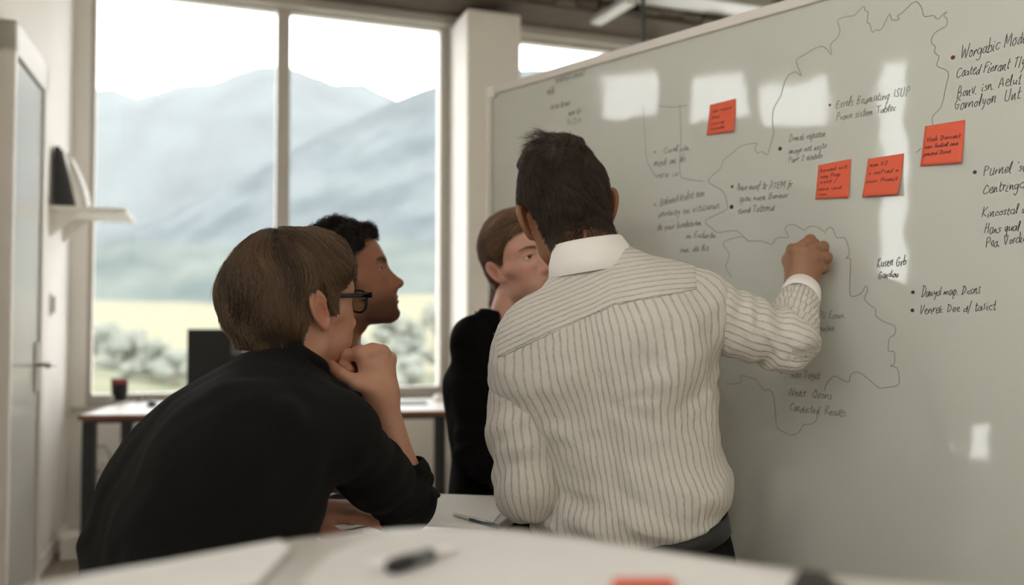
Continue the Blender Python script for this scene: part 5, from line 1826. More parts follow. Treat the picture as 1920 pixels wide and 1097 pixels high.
def d_blazer(P):
    L = local(P, D_Rt, D_pel)
    d = d_torso(P) - 0.010 - (0.003 * wob(P, 26, 71)).astype(F32)
    for s in (0, 1):
        pts = [dS[s], dE[s], dW[s] * 0.92 + dE[s] * 0.08]
        T, ANG, _ = arm_frame(P, pts)
        d = smin(d, schain(P, pts, [0.058, 0.049, 0.041], 0.03) - (0.003 * np.sin(T * 120 + 2 * wob(P, 20, 72))).astype(F32), 0.018)
    d = np.maximum(d, -0.08 - L[:, 2])
    # open V at the front and the neck hole
    d = smax(d, -cone(P, D_neck - D_up * 0.05, D_neck + D_up * 0.15, 0.052, 0.06), 0.006)
    v = np.maximum(np.abs(L[:, 0]) - 0.30 * np.clip(L[:, 2] - (kd - 0.22), 0, 1), 0.05 - L[:, 1])
    return smax(d, -v, 0.006)
m_blazer = mat('black_wool', sg(17, 17, 18), 0.95, 0.1, 60, 0.3, 900, sheen=0.01, spec=0.1)
V, Q = surface(d_blazer, np.array([-0.24, 1.85, 0.50]), np.array([0.36, 2.45, 1.28]), 0.006)
V = relax(V, Q, 2)
bl = link_np('blazer', V, Q, m_blazer, td)
# blazer collar
collar(bl, D_neck + np.array([0, 0, -0.012]), D_up, D_Rt, m_blazer, 0.058, 0.034, field=d_torso, opening=50)
def d_top(P):
    L = local(P, D_Rt, D_pel)
    d = d_torso(P) - 0.0055
    d = np.maximum(d, L[:, 2] - (kd - 0.035))
    return np.maximum(d, -0.06 - L[:, 2])
V, Q = surface(d_top, np.array([-0.24, 1.85, 0.55]), np.array([0.36, 2.45, 1.28]), 0.008)
link_np('top', V, Q, m_black, td)
o_d = dict(HM, fem=1.0, jaw=0.92, brow=0.72, nose=0.78, neck=0.047, chin=0.95, browt=0.8, browd=0.85, cheek=0.95, ear=0.90, ear_out=0.30, eye=0.92)
sk_d = skin('skin_woman', sg(212, 162, 138))
V1, Q1, z1 = make_head(o_d, Dh_R, Dh_org, D_neck - D_up * 0.02)
parts = [(V1, Q1)]; zz = [z1]
for s in (0, 1):
    u2 = (dW[s] - dE[s]) / np.linalg.norm(dW[s] - dE[s])
    hp_ = hand_pose(dW[s] + u2 * 0.01, u2 * np.array([1, 1, 0.25]), (0, 0, 1), (1, -1)[s], (0.12, 0.22, 0.18))
    V_, Q_, z_ = hand_mesh(hp_, [(dW[s] - u2 * 0.06, 0.026)], 0.0024, r=0.009)
    parts.append((V_, Q_)); zz.append(z_)
V_, Q_ = surface(lambda P: d_torso(P) + 0.010, np.array([-0.24, 1.85, 0.50]), np.array([0.36, 2.45, 1.28]), 0.010)
parts.append((V_, Q_)); zz.append(np.zeros((len(V_), 3)))
V, Q = joinVQ(parts)
link_np('body', V, Q, sk_d, td, {'zones': np.concatenate(zz)})
eyes(td, Dh_R, Dh_org, (-0.25, 1, -0.05), (0.07, 0.06, 0.04))
legs(td, D_pel + np.array([0, 0, -0.08]), (-0.60, -0.80, 0), (-0.80, 0.60, 0), 0.45, 0.55, M['trousers'], M['shoe'], thigh=0.24, sole_y=-0.05, spread=0.09)
def thick_d(P):
    top = np.clip((P[:, 2] - 0.02) / 0.07, 0, 1)
    back = np.clip((-P[:, 1] - 0.01) / 0.07, 0, 1)
    return 0.007 + 0.008 * top + 0.012 * back + 0.0012 * wob(P, 70, 81)
tie = np.array([0.0, -0.118, -0.015])
def flow_d(P):
    d = tie - P
    d = d / (np.linalg.norm(d, axis=1)[:, None] + 1e-6)
    return d + np.stack([0.2 * np.sign(P[:, 0]), -0.3 + 0 * P[:, 0], 0 * P[:, 0]], 1) * np.clip(P[:, 1:2] / 0.05, 0, 1)
tab_d = [(0, 0.084), (30, 0.080), (48, 0.066), (62, 0.040), (72, 0.012), (82, 0.012), (90, 0.036), (104, 0.030), (114, 0.002), (124, -0.018), (150, -0.036), (180, -0.045)]
hm_d = hair_mat('chestnut_hair', (0.230, 0.130, 0.070), 0.36, 0.4, 0.5)
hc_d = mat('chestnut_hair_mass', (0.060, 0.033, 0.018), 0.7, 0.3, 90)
nt_d = ((D_neck - D_up * 0.02 - Dh_org) @ Dh_R).astype(F32)
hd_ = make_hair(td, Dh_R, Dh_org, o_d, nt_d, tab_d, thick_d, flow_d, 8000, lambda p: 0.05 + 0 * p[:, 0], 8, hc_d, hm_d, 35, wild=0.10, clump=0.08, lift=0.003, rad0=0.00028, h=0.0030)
# ponytail falling behind the neck
def pony(P):
    L = ((P - np.asarray(Dh_org, F32)) @ Dh_R)
    pts = [(0.0, -0.095, -0.010), (0.022, -0.130, -0.030), (0.046, -0.125, -0.080), (0.060, -0.110, -0.140), (0.064, -0.100, -0.190)]
    return schain(L, pts, [0.020, 0.024, 0.024, 0.019, 0.008], 0.02) - (0.0022 * np.sin(np.arctan2(L[:, 0], L[:, 1] + 0.13) * 9 + L[:, 2] * 25)).astype(F32)
V, Q = surface(pony, Dh_org - 0.26, Dh_org + 0.20, 0.004)
link_np('ponytail', V, Q, hc_d, td)
rngp = np.random.default_rng(4)
np_ = 900
cl_ = np.array([(0.0, -0.100, -0.010), (0.022, -0.130, -0.030), (0.046, -0.125, -0.080), (0.060, -0.110, -0.140), (0.064, -0.100, -0.195)])
a_ = rngp.random(np_) * 6.28
rr_ = np.array([0.020, 0.0255, 0.0255, 0.0205, 0.010])
PP = cl_[None] + np.stack([np.cos(a_)[:, None] * rr_, np.sin(a_)[:, None] * rr_, 0 * a_[:, None] + 0 * rr_], 2) + rngp.normal(size=(np_, 5, 3)) * 0.0012
strands(hd_, PP @ Dh_R.astype(float).T + Dh_org, hm_d, 0.0003, 'ponytail_strands')
# ------------------------------------------------------------------ the meeting table between the four people
TZ = 0.752
TA = math.atan2(-0.259, 0.966)
tbl = thing('meeting_table', 'small white meeting table covered with paper between the four people', 'table', (-0.10, 1.40, 0.0), TA)
TX0, TX1, TD = -0.43, 0.0, 0.53
box('table_top', M['desk'], tbl, TX0, TX1, 0, TD, TZ - 0.025, TZ, 0.004)
MB().lathe([(0.13, 0), (0.135, 0.006), (0.12, 0.014), (0.032, 0.02), (0.028, 0.03), (0.028, TZ - 0.05), (0.12, TZ - 0.032), (0.12, TZ - 0.025)], 24, (-0.235, 0.265, 0)).build('table_pedestal', M['dark_metal'], tbl)
def sheet(name, label, x, y, z, w, h, rot, m, parent_rot=0.0, curl=0.004, n=8, group=None, cat='paper', thick=0.0006):
    o = thing(name, label, cat, (x, y, z), rot, group)
    v, f = [], []
    for j in range(n + 1):
        for i in range(n + 1):
            a, b = i / n - 0.5, j / n - 0.5
            v.append((a * w, b * h, curl * (max(0, abs(a) * 2 - 0.75) ** 2 * 4 * (1 if (a > 0) == (b > 0) else 0.2)) + thick))
    k = len(v)
    v += [(p[0], p[1], p[2] - thick) for p in v]
    for j in range(n):
        for i in range(n):
            q = j * (n + 1) + i
            f += [(q, q + 1, q + n + 2, q + n + 1), (k + q, k + q + n + 1, k + q + n + 2, k + q + 1)]
    MB().add(v, f).build('sheet', m, o, smooth=True)
    return o
def on_table(px, py, z=None):
    d_ = ray(px, py)
    t = ((TZ if z is None else z) - CAM[2]) / d_[2]
    return CAM + d_ * t
q = on_table(868, 952)
sheet('paper_sheet', 'white paper sheet on the meeting table next to the man in the striped shirt', q[0] - 0.02, q[1] - 0.02, TZ + 0.001, 0.21, 0.297, TA + 0.1, M['paper'], group='papers on the meeting table')
q = on_table(660, 965)
sheet('paper_sheet', 'white paper sheet under the forearm of the man with glasses', q[0] + 0.02, q[1] - 0.01, TZ + 0.0024, 0.17, 0.24, TA - 0.5, M['paper2'], group='papers on the meeting table')
q = on_table(637, 944)
nb = thing('notebook', 'dark grey notebook lying on the meeting table beyond the bent arm', 'notebook', (q[0] + 0.02, q[1] + 0.005, TZ + 0.0034), TA - 0.25)
box('notebook_cover', M['greyplastic'], nb, -0.04, 0.06, -0.045, 0.045, 0, 0.002)
box('notebook_pages', M['paper2'], nb, -0.037, 0.057, -0.042, 0.042, 0.002, 0.010)
box('notebook_cover', M['greyplastic'], nb, -0.04, 0.06, -0.045, 0.045, 0.010, 0.012)
p0, p1 = on_table(850, 963, TZ + 0.006), on_table(922, 984, TZ + 0.006)
pen = thing('pen', 'slim white and grey pen lying on the meeting table by the striped sleeve', 'pen', ((p0 + p1) / 2).tolist(), math.atan2(p1[1] - p0[1], p1[0] - p0[0]))
LN = np.linalg.norm(p1 - p0) / 2
MB().tube([(-LN, 0, 0), (-LN + 0.003, 0, 0), (-0.005, 0, 0)], [0.0022, 0.0036, 0.0040], 10).build('pen_cap', M['white'], pen, smooth=True)
MB().tube([(-0.005, 0, 0), (LN, 0, 0), (LN + 0.02, 0, 0), (LN + 0.032, 0, 0)], [0.0044, 0.0044, 0.0038, 0.0008], 10).build('pen_barrel', M['greyplastic'], pen, smooth=True)

# ------------------------------------------------------------------ high counter close to the camera
FZ = 0.968
def on_counter(px, py, z=FZ):
    d_ = ray(px, py)
    return CAM + d_ * ((z - CAM[2]) / d_[2])
out_px = [(60, 1092), (200, 1068), (400, 1034), (560, 1008), (690, 993), (790, 987), (880, 986), (980, 992), (1090, 1006), (1240, 1030), (1400, 1054), (1560, 1076), (1750, 1094), (1990, 1110)]
outl = [on_counter(*p)[:2] for p in out_px]
poly = [tuple(p) for p in outl][::-1] + [(outl[0][0] - 0.02, 0.32), (0.0, 0.24), (outl[-1][0], 0.32)]
M['counter'] = mat('counter_laminate', sg(196, 190, 180), 0.35, 0.03, 8)
cnt = thing('counter', 'high pale counter with a blunt corner, cropped along the lower edge of the view', 'counter', (0.0, 0.42, 0.0))
MB().prism([(x, y - 0.42) for x, y in poly], FZ - 0.024, FZ).build('counter_top', M['counter'], cnt, 0.003)
MB().lathe([(0.16, 0), (0.17, 0.006), (0.16, 0.014), (0.035, 0.02), (0.03, 0.03), (0.03, FZ - 0.05), (0.10, FZ - 0.03), (0.10, FZ - 0.024)], 24, (0.0, 0.02, 0)).build('counter_foot', M['dark_metal'], cnt, smooth=False)
def poly_sheet(name, label, pxs, z, m, cat='paper', group=None, thick=0.001):
    P = [on_counter(x, y, z) for x, y in pxs]
    c = np.mean(P, axis=0)
    o = thing(name, label, cat, (c[0], c[1], z), 0, group)
    MB().prism([(p[0] - c[0], p[1] - c[1]) for p in P][::-1] if np.cross(P[1][:2] - P[0][:2], P[2][:2] - P[1][:2]) < 0 else [(p[0] - c[0], p[1] - c[1]) for p in P], 0, thick).build('sheet', m, o)
    return o
poly_sheet('paper_sheet', 'bright blurred paper at the near end of the high counter', [(150, 1090), (330, 1050), (525, 1014), (545, 1030), (480, 1100), (300, 1140), (60, 1140)], FZ + 0.002, M['paper'], group='papers on the counter')
poly_sheet('paper_sheet', 'large pale paper with blurred print in the middle of the high counter', [(620, 1040), (700, 1012), (800, 997), (900, 996), (1100, 1018), (1380, 1062), (1500, 1084), (1450, 1140), (700, 1140), (560, 1100)], FZ + 0.001, M['paper2'], group='papers on the counter')
poly_sheet('paper_strip', 'narrow white paper strip under the dark pen on the counter', [(690, 1052), (845, 1024), (852, 1034), (700, 1068)], FZ + 0.0045, M['paper'])
q0, q1 = on_counter(728, 1064, FZ + 0.008), on_counter(806, 1040, FZ + 0.008)
fp = thing('marker_pen', 'dark blurred marker pen lying on the papers of the high counter', 'pen', ((q0 + q1) / 2).tolist(), math.atan2(q1[1] - q0[1], q1[0] - q0[0]))
LN = np.linalg.norm(q1 - q0) / 2
MB().tube([(-LN, 0, 0), (-LN + 0.004, 0, 0), (0.0, 0, 0)], [0.004, 0.0058, 0.0058], 12).build('marker_cap', M['black'], fp, smooth=True)
MB().tube([(0.0, 0, 0), (LN, 0, 0), (LN + 0.004, 0, 0)], [0.0052, 0.0052, 0.003], 12).build('marker_barrel', M['greyplastic'], fp, smooth=True)
M['note'] = mat('sticky_note_orange', sg(222, 96, 66), 0.75, 0.03, 40, 0.1, 300)
poly_sheet('sticky_note', 'orange sticky note lying flat on the papers of the high counter', [(1150, 1086), (1262, 1086), (1275, 1125), (1140, 1125)], FZ + 0.004, M['note'], 'sticky note')
poly_sheet('phone', 'dark flat phone at the edge of the papers on the high counter', [(1500, 1086), (1545, 1092), (1600, 1135), (1470, 1135)], FZ + 0.001, M['black'], 'phone', thick=0.007)

# ------------------------------------------------------------------ seats
def chair(name, label, x, y, rot, seat_h, stool=False):
    c = thing(name, label, 'stool' if stool else 'chair', (x, y, 0), rot)
    if stool:
        MB().lathe([(0.12, seat_h - 0.04), (0.135, seat_h - 0.03), (0.135, seat_h - 0.012), (0.12, seat_h), (0.001, seat_h + 0.002)], 24).build('seat', M['black'], c)
        for a in (45, 135, 225, 315):
            ca, sa = math.cos(rad(a)), math.sin(rad(a))
            MB().tube([(0.11 * ca, 0.11 * sa, seat_h - 0.03), (0.135 * ca, 0.135 * sa, 0.0)], 0.011, 8).build('leg', M['dark_metal'], c)
        MB().tube([(0.126 * math.cos(t), 0.126 * math.sin(t), 0.2) for t in np.linspace(0, 2 * PI, 25)], 0.008, 6, False).build('foot_ring', M['dark_metal'], c)
        return c
    box('seat', M['greyplastic'], c, -0.20, 0.20, -0.19, 0.20, seat_h - 0.03, seat_h, 0.012)
    box('backrest', M['greyplastic'], c, -0.19, 0.19, -0.235, -0.215, seat_h + 0.14, seat_h + 0.30, 0.008)
    for sx in (-0.18, 0.18):
        MB().tube([(sx, -0.17, seat_h - 0.02), (sx, -0.226, seat_h + 0.0), (sx, -0.226, seat_h + 0.28)], 0.010, 8).build('back_post', M['dark_metal'], c)
        for sy in (-0.16, 0.17):
            MB().tube([(sx, sy, seat_h - 0.02), (sx * 1.1, sy * 1.1, 0)], 0.011, 8).build('leg', M['dark_metal'], c)
    return c
chair('stool', 'low black stool under the man with glasses', A_pel[0], A_pel[1], 0, 0.36, True)
chair('stool', 'low black stool under the dark-haired man', C_pel[0], C_pel[1], 0, 0.36, True)
chair('stool', 'high black stool under the man in the striped shirt', B_pel[0], B_pel[1], 0.4, 0.42, True)
chair('stool', 'high black stool under the woman', D_pel[0], D_pel[1], 0.2, 0.365, True)
# ------------------------------------------------------------------ handwriting, map outlines and notes on the board
G = {
 'a': (0.9, [[(.8,.85),(.45,1),(.1,.7),(.08,.25),(.35,0),(.65,.25),(.8,.9),(.75,.3),(.95,.02)]]),
 'b': (0.85, [[(.2,2),(.12,.9),(.1,.1),(.45,0),(.75,.35),(.65,.85),(.35,.9),(.12,.55)]]),
 'c': (0.75, [[(.7,.8),(.45,1),(.12,.65),(.12,.25),(.4,0),(.75,.2)]]),
 'd': (0.95, [[(.7,.8),(.4,.95),(.1,.55),(.15,.1),(.45,0),(.72,.5),(.85,2),(.78,.5),(.95,0)]]),
 'e': (0.75, [[(.1,.5),(.6,.65),(.6,.95),(.3,1),(.08,.55),(.2,.08),(.5,0),(.8,.25)]]),
 'f': (0.7, [[(.75,1.8),(.5,2),(.35,1.5),(.3,.2),(.2,-.7)],[(.05,.9),(.7,1)]]),
 'g': (0.9, [[(.75,.85),(.4,1),(.1,.6),(.2,.15),(.55,.15),(.75,.8),(.7,-.4),(.4,-.95),(.1,-.7)]]),
 'h': (0.85, [[(.15,2),(.1,0),(.3,.75),(.55,.95),(.7,.6),(.7,.1),(.9,.02)]]),
 'i': (0.45, [[(.15,.95),(.12,.15),(.4,.02)],[(.2,1.4),(.24,1.48)]]),
 'j': (0.45, [[(.25,.95),(.2,-.5),(0,-.8)],[(.28,1.4),(.32,1.48)]]),
 'k': (0.8, [[(.15,2),(.1,0)],[(.65,1),(.15,.45),(.7,.02)]]),
 'l': (0.5, [[(.2,.3),(.4,1.6),(.3,2),(.15,1.3),(.15,.2),(.45,.02)]]),
 'm': (1.3, [[(.1,.95),(.1,0),(.3,.8),(.5,.9),(.55,0),(.75,.8),(.95,.9),(1.0,.1),(1.25,.02)]]),
 'n': (0.9, [[(.1,.95),(.1,0),(.35,.8),(.6,.95),(.65,.1),(.88,.02)]]),
 'o': (0.8, [[(.45,1),(.12,.6),(.2,.08),(.5,0),(.72,.5),(.5,.98),(.8,.85)]]),
 'p': (0.85, [[(.15,.95),(.08,-1)],[(.12,.6),(.4,1),(.7,.75),(.6,.2),(.3,.02),(.12,.25)]]),
 'q': (0.9, [[(.75,.85),(.4,1),(.1,.6),(.2,.1),(.55,.2),(.75,.9),(.72,-1),(.9,-.7)]]),
 'r': (0.65, [[(.1,.95),(.12,0),(.2,.65),(.45,.98),(.65,.85)]]),
 's': (0.65, [[(.6,.85),(.35,1),(.15,.75),(.5,.4),(.45,.05),(.05,.08)]]),
 't': (0.65, [[(.35,1.7),(.28,.2),(.45,0),(.65,.15)],[(.05,1.05),(.65,1.15)]]),
 'u': (0.9, [[(.1,.95),(.12,.15),(.4,0),(.65,.4),(.72,.95),(.72,.2),(.92,.02)]]),
 'v': (0.8, [[(.08,.95),(.35,.02),(.7,1)]]),
 'w': (1.2, [[(.08,.95),(.3,.02),(.55,.8),(.8,.02),(1.1,1)]]),
 'x': (0.8, [[(.1,.95),(.7,0)],[(.7,.95),(.1,0)]]),
 'y': (0.85, [[(.1,.95),(.25,.3),(.5,.3),(.72,.95),(.6,-.4),(.25,-.95)]]),
 'z': (0.75, [[(.1,.95),(.65,.95),(.1,.05),(.7,.05)]]),
 'A': (1.3, [[(.05,0),(.5,1.9),(.95,0)],[(.2,.7),(.9,.75)]]),
 'B': (1.1, [[(.15,0),(.2,1.9),(.75,1.75),(.7,1.15),(.2,1.0),(.8,.85),(.8,.15),(.15,0)]]),
 'C': (1.1, [[(.95,1.6),(.6,1.9),(.2,1.3),(.12,.5),(.5,0),(1.0,.3)]]),
 'D': (1.2, [[(.2,0),(.22,1.9)],[(.02,1.85),(.7,1.7),(.98,.9),(.6,.1),(.15,0)]]),
 'E': (1.0, [[(.85,1.8),(.2,1.85),(.15,1),(.65,1.05)],[(.15,1),(.12,.05),(.85,.1)]]),
 'F': (1.0, [[(.2,0),(.22,1.85),(.95,1.9)],[(.2,1),(.7,1.05)]]),
 'G': (1.2, [[(.95,1.6),(.6,1.9),(.15,1.2),(.2,.3),(.6,0),(.95,.3),(.95,.85),(.55,.85)]]),
 'H': (1.2, [[(.15,1.9),(.12,0)],[(.9,1.9),(.9,0)],[(.12,.95),(.9,1.05)]]),
 'I': (0.5, [[(.25,1.9),(.2,0)]]),
 'K': (1.1, [[(.15,1.9),(.12,0)],[(.9,1.85),(.15,.85),(.95,0)]]),
 'L': (0.9, [[(.2,1.9),(.12,.1),(.85,.05)]]),
 'M': (1.4, [[(.1,0),(.2,1.9),(.65,.6),(1.1,1.9),(1.2,0)]]),
 'N': (1.3, [[(.1,0),(.15,1.9),(.95,.05),(1.0,1.95)]]),
 'P': (1.1, [[(.2,-.1),(.22,1.85),(.8,1.75),(.85,1.15),(.22,.9)]]),
 'Q': (1.2, [[(.6,1.9),(.15,1.2),(.25,.2),(.7,0),(1.0,.8),(.65,1.85)],[(.6,.5),(1.1,-.1)]]),
 'R': (1.1, [[(.15,0),(.2,1.85),(.8,1.7),(.75,1.1),(.2,.95),(.9,0)]]),
 'S': (1.0, [[(.85,1.6),(.5,1.9),(.2,1.5),(.75,.7),(.6,.05),(.08,.2)]]),
 'T': (1.1, [[(.55,1.85),(.5,0)],[(.05,1.8),(1.05,1.9)]]),
 'U': (1.2, [[(.12,1.9),(.15,.4),(.5,0),(.9,.4),(.95,1.9)]]),
 'V': (1.1, [[(.08,1.9),(.45,.02),(.95,1.9)]]),
 'W': (1.6, [[(.08,1.9),(.4,.02),(.75,1.4),(1.1,.02),(1.5,1.9)]]),
 '.': (0.4, [[(.1,.02),(.16,.1)]]),
 '/': (0.6, [[(.1,-.3),(.5,2)]]),
 "'": (0.3, [[(.15,2),(.1,1.6)]]),
 '2': (0.9, [[(.1,1.5),(.4,1.9),(.75,1.5),(.1,.05),(.8,.05)]]),
 '_': (1.0, [[(0,.0),(.9,.06)]]),
}
def smooth_line(p, n=4):
    """Catmull-Rom through the points"""
    p = np.asarray(p, float)
    if len(p) < 3:
        return p
    q = np.concatenate([[2 * p[0] - p[1]], p, [2 * p[-1] - p[-2]]])
    out = []
    for i in range(1, len(q) - 2):
        for t in np.linspace(0, 1, n, endpoint=False):
            a, b, c, d = q[i - 1], q[i], q[i + 1], q[i + 2]
            out.append(0.5 * (2 * b + (c - a) * t + (2 * a - 5 * b + 4 * c - d) * t * t + (3 * b - a - 3 * c + d) * t ** 3))
    out.append(p[-1])
    return np.array(out)
def ribbon(mb, p, w, y=-0.0006):
    """flat stroke lying on the board; p in board coordinates (u, z)"""
    p = np.asarray(p, float)
    t = np.gradient(p, axis=0)
    t /= np.linalg.norm(t, axis=1)[:, None] + 1e-12
    nrm = np.stack([-t[:, 1], t[:, 0]], 1)
    n = len(p)
    a, b = p + nrm * w / 2, p - nrm * w / 2
    e0, e1 = p[0] - t[0] * w * 0.45, p[-1] + t[-1] * w * 0.45
    v = [(q[0], y, q[1]) for q in a] + [(q[0], y, q[1]) for q in b] + [(e0[0], y, e0[1]), (e1[0], y, e1[1])]
    f = [(i, i + 1, n + i + 1, n + i) for i in range(n - 1)] + [(0, n, 2 * n), (n - 1, 2 * n + 1, 2 * n - 1)]
    mb.add(v, f)
def write(mb, text, p0, p1, xh, w, rng, slant=0.22):
    """text from p0 to p1 (board coordinates of the base line)"""
    p0, p1 = np.asarray(p0, float), np.asarray(p1, float)
    ex = (p1 - p0); L_ = np.linalg.norm(ex); ex /= L_
    ey = np.array([-ex[1], ex[0]])
    tot = sum((G[c][0] + 0.12 if c in G else 0.75) for c in text)
    s = L_ / tot
    x = 0
    for c in text:
        if c not in G:
            x += 0.75; continue
        wd, st = G[c]
        jy, js = rng.normal() * 0.09, 1 + rng.normal() * 0.12
        for line in st:
            pts = smooth_line([(px_ + rng.normal() * 0.06, py_ * js + jy + rng.normal() * 0.075) for px_, py_ in line], 3)
            P = [p0 + ex * ((x + a) * s + slant * b * xh) + ey * (b * xh) for a, b in pts]
            ribbon(mb, P, w)
        x += wd + 0.12
def dot(mb, c, r, y=-0.0007):
    v = [(c[0], y, c[1])] + [(c[0] + r * math.cos(a), y, c[1] + r * math.sin(a)) for a in np.linspace(0, 2 * PI, 10, endpoint=False)]
    mb.add(v, [(0, 1 + i, 1 + (i + 1) % 10) for i in range(10)])
M['ink'] = mat('marker_ink', sg(48, 46, 42), 0.6, 0.15, 120)
M['ink_soft'] = mat('marker_ink_worn', sg(124, 122, 113), 0.6, 0.15, 120)
M['ink_line'] = mat('marker_line', sg(124, 120, 110), 0.6, 0.12, 120)
M['ink_red'] = mat('marker_ink_red', sg(104, 46, 38), 0.6, 0.1, 120)
rngw = np.random.default_rng(11)
OB = lambda p: np.array(on_board(*p))
def block(lines, m, w=0.0019, dots=(), dot_m=None):
    mb = MB()
    for text, a, b, xh in lines:
        A_, B_ = OB(a), OB(b)
        k = abs(OB((a[0], a[1] - 10))[1] - A_[1]) / 10
        write(mb, text, A_, B_, xh * k * 0.76, w * 0.76, rngw)
    o = mb.build('handwriting', m, wbt)
    if dots:
        md = MB()
        for d_ in dots:
            md.box(0, 0, 0, 0, 0, 0) if False else dot(md, OB(d_[:2]), d_[2])
        md.build('bullet_point', dot_m or m, wbt)
    return o
block([("Worgabic Mode", (1800, 111), (1926, 80), 15), ("Coated Fierant TIy", (1793, 145), (1922, 124), 13), ("Bonv. isn. Aelut", (1794, 183), (1915, 155), 13), ("Gornolyon  Unt", (1788, 207), (1914, 184), 13)],
      M['ink'], 0.0017, [(1787, 108, 0.0042)], M['ink_red'])
block([("Essels Beumating ISUP", (1567, 203), (1706, 178), 10), ("Prone sistem Tables", (1567, 227), (1680, 207), 9)], M['ink_soft'], 0.0018, [(1556, 197, 0.0028)], M['ink_red'])
block([("Drmok repaten", (1479, 266), (1548, 256), 9), ("image not nesto", (1478, 289), (1550, 278), 8), ("Parr 2 nodeln", (1478, 306), (1543, 296), 8)], M['ink_soft'], 0.0019, [(1463, 279, 0.0046)], M['ink'])
block([("lebo nnof tr /ITEM fr", (1382, 358), (1486, 350), 8), ("spou noon Bannor", (1386, 378), (1478, 371), 8), ("oood Tottond", (1384, 401), (1452, 394), 8)], M['ink_soft'], 0.0022,
      [(1373, 350, 0.0034), (1372, 388, 0.0052)], M['ink'])
block([("Curel nen", (1244, 288), (1293, 281), 8), ("mod on th", (1225, 313), (1286, 303), 9), ("vern is", (1228, 335), (1272, 329), 8)], M['ink_soft'], 0.0022, [(1228, 285, 0.003)])
block([("Bubend Rolat ean", (1238, 386), (1322, 366), 9), ("onrenty on viticeren", (1234, 408), (1350, 390), 9), ("de your Inodutram", (1232, 432), (1316, 422), 8), ("on Enduron", (1286, 447), (1342, 446), 8), ("ree. de lin", (1275, 474), (1330, 470), 8)],
      M['ink_soft'], 0.0022, [(1228, 384, 0.003)])
block([("asernos renort", (1042, 155), (1096, 142), 9), ("rd lo", (1026, 178), (1040, 174), 9), ("ve on tu mo", (1032, 205), (1068, 198), 9), ("mon tor", (1066, 217), (1090, 211), 9), ("sito", (1062, 234), (1090, 229), 9)], M['ink_soft'], 0.0024)
block([("Purnel 'sol", (1843, 329), (1932, 321), 15), ("Centringce", (1843, 363), (1928, 353), 13), ("Kincostal se", (1841, 407), (1930, 399), 12), ("Hans qual", (1845, 438), (1912, 432), 12), ("Pea. Vordicl", (1848, 464), (1930, 452), 12)],
      M['ink'], 0.0017, [(1828, 323, 0.0036)])
block([("Kusen Grb", (1644, 501), (1699, 497), 11), ("Gandiou", (1647, 522), (1685, 519), 9)], M['ink'], 0.0019)
block([("Danyd map. Dosns", (1727, 557), (1838, 550), 11), ("Venrek Dee d/ tasict", (1724, 589), (1868, 581), 11)], M['ink'], 0.0017, [(1712, 548, 0.0036), (1711, 582, 0.0038)])
block([("IPU Eseen.", (1530, 597), (1586, 596), 9), ("mow/nn.", (1528, 621), (1568, 621), 8)], M['ink_soft'], 0.0020)
block([("Onas Taget", (1479, 708), (1538, 710), 10), ("Nent  Qosns", (1480, 741), (1560, 749), 10), ("Conducted  Results", (1480, 770), (1586, 782), 10)], M['ink_soft'], 0.0020, [(1465, 697, 0.0034)], M['ink'])

def outline(pxs, m=None, w=0.0015, n=4, jit=0.0):
    mb = MB()
    P = smooth_line([OB(p) for p in pxs], n)
    ribbon(mb, P, w, -0.0005)
    return mb.build('map_outline', m or M['ink_line'], wbt)
# upper region, from the note on the right over the top to the lower left
outline([(1749, 236), (1749, 218), (1765, 200), (1773, 165), (1778, 135), (1757, 124), (1761, 107), (1752, 98), (1754, 88), (1746, 78), (1753, 62), (1769, 52), (1775, 48), (1776, 36), (1770, 30), (1776, 22), (1768, 27), (1764, 32), (1757, 36), (1750, 29), (1733, 31), (1728, 14), (1716, 3),
         (1698, 18), (1692, 24), (1683, 30), (1686, 37), (1672, 37), (1668, 26), (1653, 55), (1642, 56), (1636, 61), (1631, 45), (1626, 42), (1628, 24), (1622, 20), (1619, 12), (1602, 29), (1588, 31), (1571, 38), (1575, 55), (1571, 70), (1557, 84), (1560, 103), (1545, 88), (1530, 90), (1510, 102), (1493, 114),
         (1503, 142), (1492, 135), (1478, 142), (1470, 158), (1464, 180), (1450, 205), (1449, 235), (1451, 250), (1443, 278), (1438, 290), (1428, 284), (1420, 288), (1416, 276), (1420, 269), (1405, 270), (1388, 275), (1370, 290), (1356, 302), (1352, 315), (1330, 335), (1333, 345), (1355, 358), (1362, 375), (1363, 392), (1345, 402), (1322, 415), (1335, 428), (1345, 436), (1362, 434), (1382, 433), (1395, 445), (1405, 453)], n=3)
outline([(1727, 278), (1718, 287)])
# lower region on the right
outline([(1372, 520), (1361, 500), (1368, 480), (1363, 468), (1356, 458), (1365, 450), (1393, 444), (1404, 452), (1428, 452), (1447, 458), (1455, 448), (1466, 445), (1479, 445), (1472, 429), (1482, 421), (1495, 424), (1508, 432), (1515, 426), (1530, 425), (1545, 434)], n=3)
outline([(1546, 438), (1552, 428), (1561, 428), (1569, 445), (1585, 447), (1592, 470), (1592, 478), (1586, 485), (1595, 486), (1594, 520), (1595, 554), (1610, 553), (1618, 546), (1623, 536), (1627, 545), (1621, 560), (1630, 571), (1642, 580), (1642, 592), (1655, 602), (1664, 606), (1679, 613), (1677, 628), (1668, 634), (1666, 658),
         (1677, 660), (1677, 682), (1669, 686), (1682, 690), (1686, 706), (1684, 722), (1665, 726), (1648, 727), (1630, 712), (1612, 699), (1600, 699), (1594, 706), (1592, 716), (1578, 712), (1565, 705), (1551, 718), (1546, 733)], n=3)
outline([(1362, 720), (1388, 718), (1390, 704), (1405, 708), (1415, 710), (1425, 722), (1432, 731), (1443, 731), (1451, 745), (1455, 785), (1458, 803), (1475, 812), (1483, 816), (1498, 811), (1507, 797), (1522, 795), (1531, 788), (1533, 776)], n=3)
